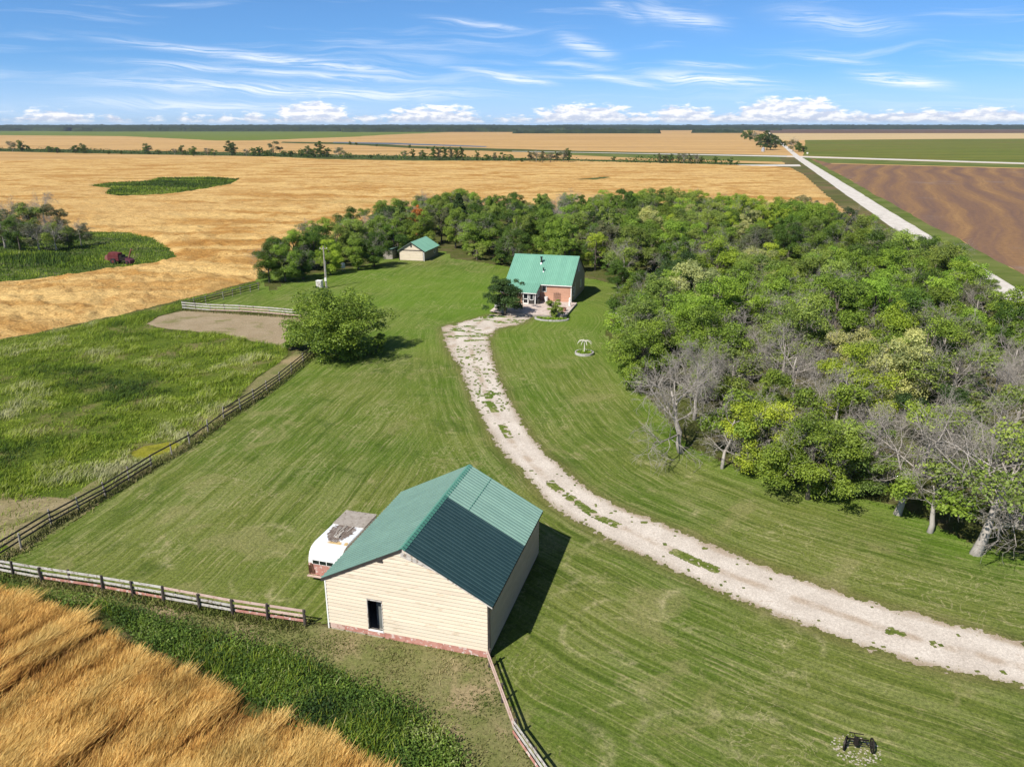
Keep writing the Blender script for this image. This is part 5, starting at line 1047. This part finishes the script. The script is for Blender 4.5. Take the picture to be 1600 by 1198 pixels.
wood('skyline_wood', -260, 900, 4600, 6200, 17, 16, wood_m, 'long dark wood along the skyline at the left', k=1)
wood('skyline_wood', -400, 2000, 6900, 8600, 18, 22, wood_m, 'farthest dark band of wood closing the whole skyline', 14, 3)
wood('skyline_wood', 700, 1180, 5400, 6400, 15, 8, wood_m, 'dark wood on the skyline above the middle stubble field', k=5)
wood('far_windbreak', 800, 1010, 3150, 3260, 15, 0, wood_m, 'dark windbreak of trees at the far edge of the middle stubble', 6, 2)
wood('far_windbreak', 1052, 1128, 3350, 3420, 13, 0, wood_m, 'short dark windbreak right of the long one on the middle stubble', 6, 4)
wood('far_windbreak', 560, 810, 3900, 4050, 17, 0, wood_m, 'dark tree line behind the pale green pasture', 7, 6)
wood('far_windbreak', 180, 560, 4250, 4400, 17, 0, wood_m, 'dark tree line along the top of the green pasture', 7, 7)
# ------------------------------------------------------------------ grass, crop and weeds
def m_blade(stops, rough=.7, trans=.2):
    def fn(t):
        col = t.ramp(t.attr('tone'), stops); n = t.noise(t.pos(), .35, 4, .6); col = t.mix(1.0, col, t.ramp(n, [(.3, (.72, .74, .70)), (.7, (1.22, 1.2, 1.15))]), 'MULTIPLY')
        d = t.node('ShaderNodeBsdfPrincipled', {'Base Color': col, 'Roughness': rough, 'Specular IOR Level': .15}).outputs[0]
        return t.node('ShaderNodeMixShader', {0: trans, 1: d, 2: t.node('ShaderNodeBsdfTranslucent', {'Color': col}).outputs[0]}).outputs[0]
    return fn
def scatter(poly, n, dens=None):
    xs, ys = [p[0] for p in poly], [p[1] for p in poly]; x = RNG.uniform(min(xs), max(xs), n); y = RNG.uniform(min(ys), max(ys), n)
    px, py = to_px(x, y); k = in_poly(x, y, poly) & (px > -200) & (px < 1760) & (py < 1370)
    if dens is not None: k &= RNG.random(n) < dens(x, y)
    return x[k], y[k]
def blades(name, x, y, h, w, lean, tone, mt, label, z=0.0, curve=.5):
    n = len(x); a = RNG.random(n) * 6.283; sx, sy = np.cos(a) * w * .5, np.sin(a) * w * .5; lx, ly = lean
    V = np.zeros((n, 6, 3))
    for i, (k, ww) in enumerate(((0, 1.0), (.55, .9), (1.0, .25))):
        cx = x + lx * h * k ** (1 + curve); cy = y + ly * h * k ** (1 + curve); cz = z + h * (k - .25 * k * k * np.minimum(1, np.hypot(lx, ly)))
        V[:, 2 * i] = np.stack([cx - sx * ww, cy - sy * ww, cz], -1); V[:, 2 * i + 1] = np.stack([cx + sx * ww, cy + sy * ww, cz], -1)
    o = np.arange(n)[:, None] * 6; F = np.concatenate([o + np.array([[0, 1, 3, 2]]), o + np.array([[2, 3, 5, 4]])]); T = np.concatenate([tone, np.clip(tone + .12, 0, 1)])
    b = stuff(ob(name, np_mesh(name, V.reshape(-1, 3), F, {'tone': ('FACE', 'FLOAT', T)}), mt)); b['label'] = label; b['category'] = 'plants'; return b
wheat_m = material('wheat_stalks', m_blade([(0, (.26, .115, .026)), (.35, (.44, .235, .062)), (.65, (.62, .375, .100)), (1, (.78, .555, .205))], .6, .18))
x, y = scatter(WHEAT, 420000)
furrow = fbm((x * .55 + y * .83) * .09, (x * .83 - y * .55) * .75, 2, 4); lmp = fbm(x * .5, y * .5, 5, 3)
fin = fbm((x * .5 + y * .86) * .35, (x * .86 - y * .5) * 2.6, 6, 3); furrow = furrow + .55 * (fin - .5)
k = RNG.random(len(x)) < np.clip((furrow - .30) * 5.0, .05, 1); x, y, furrow, lmp = x[k], y[k], furrow[k], lmp[k]
h = (.55 + .55 * furrow + .25 * (lmp - .5)) * RNG.uniform(.75, 1.15, len(x)); ln = .55 + 1.1 * (lmp - .3)
blades('wheat', x, y, h, RNG.uniform(.016, .040, len(x)), ((.45 + RNG.normal(0, .32, len(x))) * ln, (.80 + RNG.normal(0, .32, len(x))) * ln), np.clip((furrow - .5) * 1.7 + .44 + RNG.normal(0, .24, len(x)) + (lmp - .5) * .5, 0, 1), wheat_m, 'ripe golden wheat leaning in the near left corner', .01)
marsh_m = material('marsh_blades', m_blade([(0, (.026, .056, .018)), (.25, (.075, .130, .020)), (.45, (.175, .262, .022)), (.70, (.30, .365, .042)), (1, (.46, .45, .26))], .7, .25))
def marsh_tone(x, y):
    px, py = to_px(x, y); t0 = .44 + .95 * (fbm(x * .09, y * .09, 1, 4) - .45) + .55 * (fbm(x * .5, y * .4, 3, 3) - .5)
    def spot(cx, cy, rx, ry, v): return v * np.exp(-((px - cx) / rx) ** 2 - ((py - cy) / ry) ** 2)
    return t0 + spot(190, 605, 70, 28, -.32) + spot(30, 640, 50, 45, .45) + spot(60, 575, 60, 20, -.2) + spot(130, 560, 90, 16, .2) + spot(330, 560, 70, 30, .06) + spot(110, 690, 90, 18, -.25) + spot(60, 680, 40, 12, .42) + spot(230, 640, 90, 14, .24) + spot(120, 740, 80, 18, .26)
x, y = scatter(MARSH, 460000, lambda x, y: np.clip(1.7 - np.hypot(x, y) / 105, .25, 1) * np.clip(.15 + 2.0 * (fbm(x * .35, y * .35, 6, 3) - .22), .06, 1) * (sdf(x, y, ALGAE) < -.1) * np.where((to_px(x, y)[1] > 770 + 25 * fbm(x * .6, y * .6, 2)) & (to_px(x, y)[0] < 115), .10, 1))
cl = fbm(x * .45, y * .45, 2, 4); tn = marsh_tone(x, y)
blades('marsh_grass', x, y, np.clip(.10 + 1.5 * (cl - .30), .08, 1.2) * RNG.uniform(.6, 1.2, len(x)), RNG.uniform(.028, .065, len(x)), (RNG.normal(.35, .35, len(x)), RNG.normal(.25, .35, len(x))), np.clip(tn + .5 * (cl - .5) + RNG.normal(0, .11, len(x)), 0, 1), marsh_m, 'uneven tall marsh grass left of the dark rail fence')
x, y = scatter(SLOUGH, 42000); tn = .30 + 1.1 * (fbm(x * .08, y * .12, 4, 4) - .5); px, py = to_px(x, y)
cat = np.exp(-((px - 60) / 75) ** 2 - ((py - 408) / 9) ** 2); tn = tn - .25 * cat + .5 * np.exp(-((px - 40) / 60) ** 2 - ((py - 430) / 6) ** 2) + .2 * np.exp(-((px - 160) / 40) ** 2 - ((py - 400) / 12) ** 2)
blades('cattails', x, y, (.35 + 1.5 * cat + .5 * (fbm(x * .3, y * .3, 1) - .4)) * RNG.uniform(.6, 1.2, len(x)), RNG.uniform(.09, .17, len(x)), (RNG.normal(.1, .2, len(x)), RNG.normal(.1, .2, len(x))), np.clip(tn + RNG.normal(0, .1, len(x)), 0, 1), marsh_m, 'cattails and rank grass in the slough round the red machine')
x, y = scatter(POND, 16000); blades('pond_sedge', x, y, RNG.uniform(.3, .9, len(x)), RNG.uniform(.2, .35, len(x)), (RNG.normal(0, .3, len(x)), RNG.normal(0, .3, len(x))), np.clip(.22 + 1.0 * (fbm(x * .05, y * .1, 3, 3) - .42) + RNG.normal(0, .1, len(x)), 0, 1), marsh_m, 'green sedge patch in the middle of the golden crop')
weed_m = material('weed_leaves', m_blade([(0, (.026, .056, .014)), (.4, (.072, .130, .022)), (.75, (.150, .225, .034)), (1, (.28, .31, .13))], .6, .2))
x, y = scatter(WEEDS, 330000, lambda x, y: np.clip(.25 + 2.2 * (fbm(x * .6, y * .6, 3, 3) - .25), .1, 1)); hh = .15 + .95 * np.clip(fbm(x * .7, y * .7, 5, 4) - .15, 0, 1); x = x + RNG.normal(0, .45, len(x)); y = y + RNG.normal(0, .35, len(x)); P = np.stack([x, y, hh * RNG.uniform(.35, 1.05, len(x)) + .03], -1)
N = unit(RNG.normal(size=P.shape) * .7 + np.array([-.1, -.1, .9])); V, F = leaf_quads(P, N, RNG.uniform(.04, .11, len(x)), RNG)
pxw, pyw = to_px(x, y); o = stuff(ob('weeds', np_mesh('weeds', V, F, {'tone': ('FACE', 'FLOAT', np.clip(.34 + 1.7 * (fbm(x * .30, y * .30, 1, 4) - .48) + .35 * np.exp(-((pxw - 370) / 55) ** 2 - ((pyw - 1010) / 25) ** 2) + RNG.normal(0, .15, len(x)), 0, 1))}), weed_m)); o['label'] = 'dense dark green weeds between the wheat and the fence'; o['category'] = 'plants'
hx = []
HL_ = GP([(-250, 230), (0, 235.5), (130, 238.5), (300, 242), (450, 244.5), (600, 248), (760, 251), (900, 252.5), (1150, 258)])
for i in range(len(HL_) - 1):
    a, b = HL_[i], HL_[i + 1]; L = math.hypot(b[0] - a[0], b[1] - a[1])
    for k in range(int(L * 14)): u = rt.random(); hx.append((a[0] + (b[0] - a[0]) * u + rt.gauss(0, 3.5), a[1] + (b[1] - a[1]) * u + rt.gauss(0, 4.5)))
hx = np.array(hx); hd = np.clip(2.6 * (fbm(hx[:, 0] * .03, hx[:, 1] * .03, 4, 4) - .33), 0, 1); kk = RNG.random(len(hx)) < hd + .12; hx = hx[kk]; hd = hd[kk]
P = np.stack([hx[:, 0], hx[:, 1], RNG.random(len(hx)) * (.8 + 5.2 * hd) + .1], -1); V, F = leaf_quads(P, unit(RNG.normal(size=P.shape) + np.array([-.2, -.4, .8])), RNG.uniform(.5, 1.1, len(P)), RNG)
o = stuff(ob('hedge_scrub', np_mesh('hedge_scrub', V, F, {'tone': ('FACE', 'FLOAT', np.clip(RNG.normal(.16, .13, len(P)), 0, 1))}), weed_m)); o['label'] = 'low dark scrub running along the far hedgerow'; o['category'] = 'plants'
x, y = scatter(WEEDS, 120000, lambda x, y: np.clip(2.4 * (fbm(x * .4, y * .4, 6, 3) - .36), .05, 1)); blades('weed_grass', x, y, RNG.uniform(.30, .85, len(x)), RNG.uniform(.02, .045, len(x)), (RNG.normal(.1, .3, len(x)), RNG.normal(.1, .3, len(x))), np.clip(RNG.normal(.42, .17, len(x)) + .8 * (fbm(x * .3, y * .3, 2, 3) - .5), 0, 1), marsh_m, 'tall green grass stems standing among the weeds by the wheat')
# rough grass tufts: fence feet, strip, drive edges, garden edges
turf_m = material('turf_blades', m_blade([(0, (.07, .105, .020)), (.45, (.14, .165, .040)), (.75, (.24, .225, .09)), (1, (.38, .31, .17))], .8, .2))
def tufts(name, x, y, h, tone, label, w=(.03, .06)): blades(name, x, y, h * RNG.uniform(.6, 1.3, len(x)), RNG.uniform(*w, len(x)), (RNG.normal(0, .5, len(x)), RNG.normal(0, .5, len(x))), np.clip(tone + RNG.normal(0, .14, len(x)), 0, 1), turf_m, label)
x, y = scatter(STRIP, 130000, lambda x, y: np.clip(fbm(x * .6, y * .6, 1, 3) * 1.8 - .45, .08, 1)); tufts('strip_grass', x, y, .13, .35 + 1.3 * (fbm(x * .25, y * .25, 6, 3) - .45), 'sparse trampled grass in front of the shed and rail fence')
fx = []; 
for (pts, n, wd) in ((side_pts, 6000, .35), (front, 4000, .3), (GP([(286, 484), (470, 496)]), 3000, .4)):
    for _ in range(n):
        i = rt.randrange(len(pts) - 1); u = rt.random(); fx.append((pts[i][0] + (pts[i + 1][0] - pts[i][0]) * u + rt.gauss(0, wd), pts[i][1] + (pts[i + 1][1] - pts[i][1]) * u + rt.gauss(0, wd)))
fx = np.array(fx); tufts('fence_grass', fx[:, 0], fx[:, 1], .30, .40 + .8 * (fbm(fx[:, 0] * .3, fx[:, 1] * .3, 2) - .4), 'long uncut grass under the rail fences', (.04, .08))
X_, Y_ = scatter(DRIVE, 90000, lambda x, y: np.clip(np.exp(-(sdf(x, y, DRIVE) / .45) ** 2), 0, 1)); tufts('drive_edge_grass', X_, Y_, .12, .5 + 0 * X_, 'ragged grass along the edges of the gravel drive')
gp = scatter(GROVE, 90000, lambda x, y: (sdf(x, y, GROVE) < 5) * np.clip(1.6 - y / 110, .15, 1)); tufts('grove_grass', gp[0], gp[1], .30, .12 + 0 * gp[0], 'rank grass at the feet of the grove', (.05, .09))

# ------------------------------------------------------------------ small things in the yard
def pole():
    x, y = G(510, 450); t = thing('utility_pole', 'weathered wooden utility pole rising before the left trees', 'pole', (x, y, 0))
    m = MB(); m.tube([(0, 0, -.2), (0, 0, 4), (.02, 0, 7.6)], [.17, .15, .12], 10); m.build('pole', grey_wood, t); m = MB(); m.box(-.7, .7, -.06, .06, 7.1, 7.2); m.build('crossarm', grey_wood, t)
    m = MB(); m.box(-.18, .18, -.30, -.14, 1.3, 1.9); m.build('meter_box', white, t); m = MB(); m.tube([(.16, -.06, 0), (.16, -.06, 5.0)], .04, 6); m.build('conduit', steel, t)
    for s in (-.6, .6): m = MB(); m.tube([(s, 0, 7.2), (s, 0, 7.36)], [.05, .03], 8); m.build('insulator', white, t)
    x, y = G(505, 449); t = thing('electric_cabinet', 'white metal electric cabinet at the foot of the utility pole', 'cabinet', (x - .55, y - .3, 0), -.25)
    m = MB(); m.box(-.65, .65, -.55, .55, 0, .10); m.build('base', concrete, t); m = MB(); m.box(-.5, .5, -.42, .42, .10, 1.3); m.build('body', white, t, bev=.02); m = MB(); m.box(-.54, .54, -.46, .46, 1.3, 1.36); m.build('lid', white, t); m = MB(); m.box(-.45, .45, -.44, -.42, .18, 1.24); m.build('door', white_old, t)
pole()
def tank():
    x, y = G(539, 421); t = thing('white_tank', 'small white tank on legs in the shade under the trees', 'tank', (x, y - 1.5, 0), .3)
    m = MB(); m.tube([(0, 0, .55), (0, 0, .65), (0, 0, 1.5), (0, 0, 1.62)], [.2, .42, .42, .2], 14); m.build('body', white, t)
    for a in range(3): m = MB(); m.bar((.3 * math.cos(a * 2.1), .3 * math.sin(a * 2.1), 0), (.26 * math.cos(a * 2.1), .26 * math.sin(a * 2.1), .7), .05, .05); m.build('leg', steel, t)
tank()
ivory = worn('ivory_paint', (.56, .53, .44), (.64, .61, .52), 2.0, .6)
def planter():
    x, y = G(913, 553); t = thing('planter_ring', 'round pale planter ring on the lawn with low green plants', 'planter', (x, y, 0)); t.scale = (.88,) * 3
    for i in range(22):
        a = 2 * math.pi * i / 22; m = MB(); m.box(-.19, .19, -.09, .09, 0, .34 + .02 * (i % 3)); o = m.build('stone', concrete, t, bev=.02); o.location = (1.3 * math.cos(a), 1.3 * math.sin(a), 0); o.rotation_euler = (0, 0, a + math.pi / 2)
    m = MB(); m.tube([(0, 0, .0), (0, 0, .2)], 1.22, 22); m.build('soil', rust, t)
    n = 900; a = RNG.random(n) * 6.28; r = 1.1 * np.sqrt(RNG.random(n)); P = np.stack([r * np.cos(a), r * np.sin(a), .2 + .25 * RNG.random(n)], -1); V, F = leaf_quads(P, unit(RNG.normal(size=P.shape) + np.array([0, 0, 1.])), RNG.uniform(.08, .16, n), RNG)
    p = ob('leaves', np_mesh('leaves', V, F, {'tone': ('FACE', 'FLOAT', RNG.random(n))}), leaf_m, t); p.color = (*HUES['bright'], 1); stuff(p)
    t = thing('garden_fountain', 'white garden ornament with drooping arms standing in the planter ring', 'ornament', (x, y, .2)); t.scale = (.85,) * 3
    m = MB(); m.tube([(0, 0, 0), (0, 0, 1.75)], [.10, .07], 10); m.build('post', ivory, t); m = MB(); m.tube([(0, 0, 1.72), (0, 0, 1.82), (0, 0, 1.9)], [.16, .22, .06], 10); m.build('hub', ivory, t)
    for i in range(8):
        a = i * math.pi / 4 + .2; e = (math.cos(a), math.sin(a)); m = MB(); m.tube([(e[0] * .1, e[1] * .1, 1.80), (e[0] * .5, e[1] * .5, 1.92), (e[0] * .85, e[1] * .85, 1.80), (e[0] * 1.15, e[1] * 1.15, 1.45)], [.05, .05, .05, .03], 6); m.build('arm', ivory, t)
planter()
def turn(m, x, a):
    m.v = [(x + (p[0] - x) * math.cos(a) - p[1] * math.sin(a), (p[0] - x) * math.sin(a) + p[1] * math.cos(a), p[2]) for p in m.v]; return m
def cart():
    x, y = G(1340, 1172); t = thing('iron_wheel_implement', 'old black iron implement with two spoked wheels on pale stones', 'implement', (x, y, .03), -.12); t.scale = (.66,) * 3
    for s, yaw in ((-.92, -.50), (.92, -.10)):
        w = ob('wheel', None, None, t) if False else None
        m = MB(); M_ = []
        n = 24; R = .52
        for k in range(n):
            a, b = 2 * math.pi * k / n, 2 * math.pi * (k + 1) / n; m.bar((s, R * math.cos(a), R + R * math.sin(a)), (s, R * math.cos(b), R + R * math.sin(b)), .17, .05, (1, 0, 0)) if False else m.add([(s + q, rr * math.cos(e), R + rr * math.sin(e)) for e in (a, b) for q, rr in ((-.05, R), (.05, R), (.05, R - .07), (-.05, R - .07))], ((0, 1, 5, 4), (1, 2, 6, 5), (2, 3, 7, 6), (3, 0, 4, 7)))
        m = turn(m, s, yaw); wo = m.build('wheel', black, t); h = MB(); h.tube([(s - .12, 0, R), (s + .12, 0, R)], .09, 12); turn(h, s, yaw).build('hub', black, wo)
        for k in range(10):
            a = 2 * math.pi * k / 10; q = MB(); q.bar((s, .07 * math.cos(a), R + .07 * math.sin(a)), (s + .03 * (-1) ** k, (R - .04) * math.cos(a), R + (R - .04) * math.sin(a)), .028, .028, (1, 0, 0)); turn(q, s, yaw).build('spoke', black, wo)
    m = MB(); m.tube([(-.92, 0, .52), (.92, 0, .52)], .035, 8); m.build('axle', black, t)
    m = MB(); m.bar((-.75, .38, .62), (.78, .30, .66), .10, .09); m.bar((-.25, 0, .54), (-.25, .4, .64), .06, .06); m.bar((.55, 0, .54), (.55, .34, .64), .06, .06); m.build('frame', black, t)
    m = MB(); m.tube([(-.18, .02, .50), (-.18, .05, .92)], [.20, .17], 12); m.tube([(-.18, .05, .92), (-.18, .05, .98)], .19, 12); m.build('gear_box', black, t)
    m = MB(); m.bar((-.55, .62, .98), (.45, .52, .94), .05, .05); m.bar((-.2, .1, .9), (-.2, .58, .96), .05, .05); m.build('lever', black, t)
    m = MB(); m.bar((.25, .3, .68), (.55, .85, .30), .05, .05); m.build('drawbar', rust, t)
    rg = random.Random(8); sm = []
    for k in range(4): q = MB(); q.tube([(0, 0, -.03), (0, 0, .03), (.01, 0, .08)], [.10, .12 + .01 * k, .05], 6); sm.append(q.mesh('stone'))
    bed = thing('stone_bed', 'ring of small pale stones under the old iron implement', 'stones', (x, y, 0))
    for k in range(130):
        a = rg.random() * 6.28; r = (rg.random() ** .5) * 1.0; o = ob('stone', sm[k % 4], stone_m, bed, (r * 1.15 * math.cos(a) - .05, r * .95 * math.sin(a) + .05, .01)); s = rg.uniform(.2, .5); o.scale = (s, s * rg.uniform(.7, 1.2), s * .7); o.rotation_euler = (0, 0, rg.random() * 6)
cart()
def bed_and_bench():
    x, y = G(862, 499); t = thing('flower_bed', 'half round flower bed with stone edging in front of the deck', 'flower bed', (x, y, 0), -.2)
    m = MB()
    for i in range(15):
        a = math.pi + math.pi * i / 14; o = MB().box(-.26, .26, -.12, .12, 0, .22 + .02 * (i % 2)).build('edging_stone', concrete, t, bev=.02); o.location = (2.5 * math.cos(a), 1.35 * math.sin(a), 0); o.rotation_euler = (0, 0, math.atan2(1.35 * math.cos(a), -2.5 * math.sin(a)))
    n = 1600; u = RNG.uniform(-2.3, 2.3, n); v = -RNG.random(n) * np.sqrt(np.clip(1 - (u / 2.4) ** 2, 0, 1)) * 1.2; P = np.stack([u, v, .05 + .35 * RNG.random(n)], -1); V, F = leaf_quads(P, unit(RNG.normal(size=P.shape) + np.array([0, 0, 1.])), RNG.uniform(.08, .16, n), RNG)
    p = ob('leaves', np_mesh('leaves', V, F, {'tone': ('FACE', 'FLOAT', RNG.random(n))}), leaf_m, t); p.color = (*HUES['bright'], 1); stuff(p)
    x, y = G(962, 496); t = thing('picnic_table', 'pale topped picnic table at the grove edge beside the house lawn', 'table', (x, y, 0), .15)
    for i in range(5): MB().box(-1.0, 1.0, -.45 + i * .18, -.28 + i * .18, .72, .76).build('tabletop_plank', white_old, t)
    for s in (-1, 1): MB().box(-1.0, 1.0, s * .8 - .14, s * .8 + .14, .42, .46).build('bench_plank', white_old, t)
    for s in (-.7, .7):
        m = MB(); m.bar((s, -.75, 0), (s, -.2, .72), .06, .09); m.bar((s, .75, 0), (s, .2, .72), .06, .09); m.bar((s, -.9, .40), (s, .9, .40), .05, .09); m.build('leg_frame', grey_wood, t)
bed_and_bench()
def combine():
    x, y = G(186, 412); t = thing('red_combine', 'old red pull combine left in the slough grass', 'combine', (x, y, 0), -.18)
    m = MB(); m.prism([(-2.0, .7), (.6, .7), (.6, 2.3), (-1.5, 2.5), (-2.0, 1.9)], 'y', -.75, .75); m.build('body', machine_red, t, bev=.04)
    m = MB(); m.prism([(-2.9, .9), (-2.1, .75), (-2.1, 1.9), (-2.6, 1.8)], 'y', -.6, .6); m.build('straw_hood', worn('pink_red', (.20, .075, .06), (.27, .11, .09), 2, .7), t, bev=.03)
    for z in (1.15, 1.7): MB().box(-1.9, .55, -.80, -.751, z, z + .06).build('side_rib', worn('dark_red', (.10, .012, .014), (.13, .02, .02), 2, .6), t)
    m = MB(); m.box(.62, 2.2, -.6, .6, .8, 1.5); m.tube([(1.0, -.65, 1.6), (1.0, .65, 1.6)], .35, 12); m.tube([(1.7, -.65, 1.3), (1.7, .65, 1.3)], .28, 12); m.build('engine', black, t)
    m = MB(); m.prism([(2.2, .3), (3.3, .2), (3.3, .9), (2.2, 1.4)], 'y', -.8, .8); m.build('feeder_house', worn('purple_red', (.10, .03, .05), (.13, .04, .06), 2, .6), t)
    m = MB(); m.tube([(2.4, .2, 1.3), (3.0, .6, 3.2)], [.16, .13], 10); m.build('auger', rust, t); m = MB(); m.bar((2.9, .55, 3.0), (3.6, .5, 2.9), .12, .12); m.build('auger_spout', rust, t)
    for (xx, yy, R) in ((-.6, -.95, .62), (-.6, .95, .62), (2.6, -.9, .4)):
        wo = MB().tube([(xx, yy - .14, R), (xx, yy + .14, R)], R, 16).build('wheel', tyre_m, t); MB().tube([(xx, yy - .16, R), (xx, yy + .16, R)], R * .5, 10).build('hub', machine_red, wo)
combine()
def far_bits():
    x, y = G(1192, 237); t = thing('grain_bin', 'small round steel grain bin by the trees beyond the crossing', 'grain bin', (x, y, 0))
    MB().tube([(0, 0, -.05), (0, 0, 3.4)], 1.9, 20).build('wall', steel, t); MB().tube([(0, 0, 3.4), (0, 0, 4.6), (0, 0, 4.8)], [2.05, .4, .3], 20).build('roof', steel, t)
    x, y = G(1261, 244); t = thing('road_sign', 'small pale road sign at the far crossing', 'sign', (x, y, 0)); MB().tube([(0, 0, -.05), (0, 0, 3)], .06, 6).build('post', steel, t); MB().box(-.8, .8, -.03, .03, 2.2, 3.4).build('sign_panel', white, t)
    for i, (px, py, lab) in enumerate([(458, 204.6, 'tiny white farm building before the skyline wood, leftmost'), (530, 204.8, 'tiny white farm building before the skyline wood, above the green pasture'), (735, 205.6, 'tiny white farm building before the skyline wood, at the stubble edge')]):
        x, y = G(px, py); t = thing('distant_barn', lab, 'barn', (x, y, 0), .2 * i); MB().prism([(-8, 0), (8, 0), (8, 8), (0, 11), (-8, 8)], 'y', 0, 22).build('wall', white, t); m = MB(); m.prism([(-9, 7.8), (0, 11.3), (9, 7.8), (9, 8.3), (0, 11.8), (-9, 8.3)], 'y', -.5, 22.5); m.build('roof', steel, t)
far_bits()

# ------------------------------------------------------------------ the air
hz = MB().box(-9000, 9000, -300, 9300, -1.2, 90).mesh('haze'); hm = bpy.data.materials.new('haze'); hm.use_nodes = True; t = NT(hm.node_tree)
for n in list(t.N): t.N.remove(n)
t.L.new(t.node('ShaderNodeVolumePrincipled', {'Color': (.80, .88, 1.0, 1), 'Density': 4.5e-5, 'Anisotropy': .3}).outputs[0], t.N.new('ShaderNodeOutputMaterial').inputs['Volume'])
stuff(ob('haze', hz, hm))
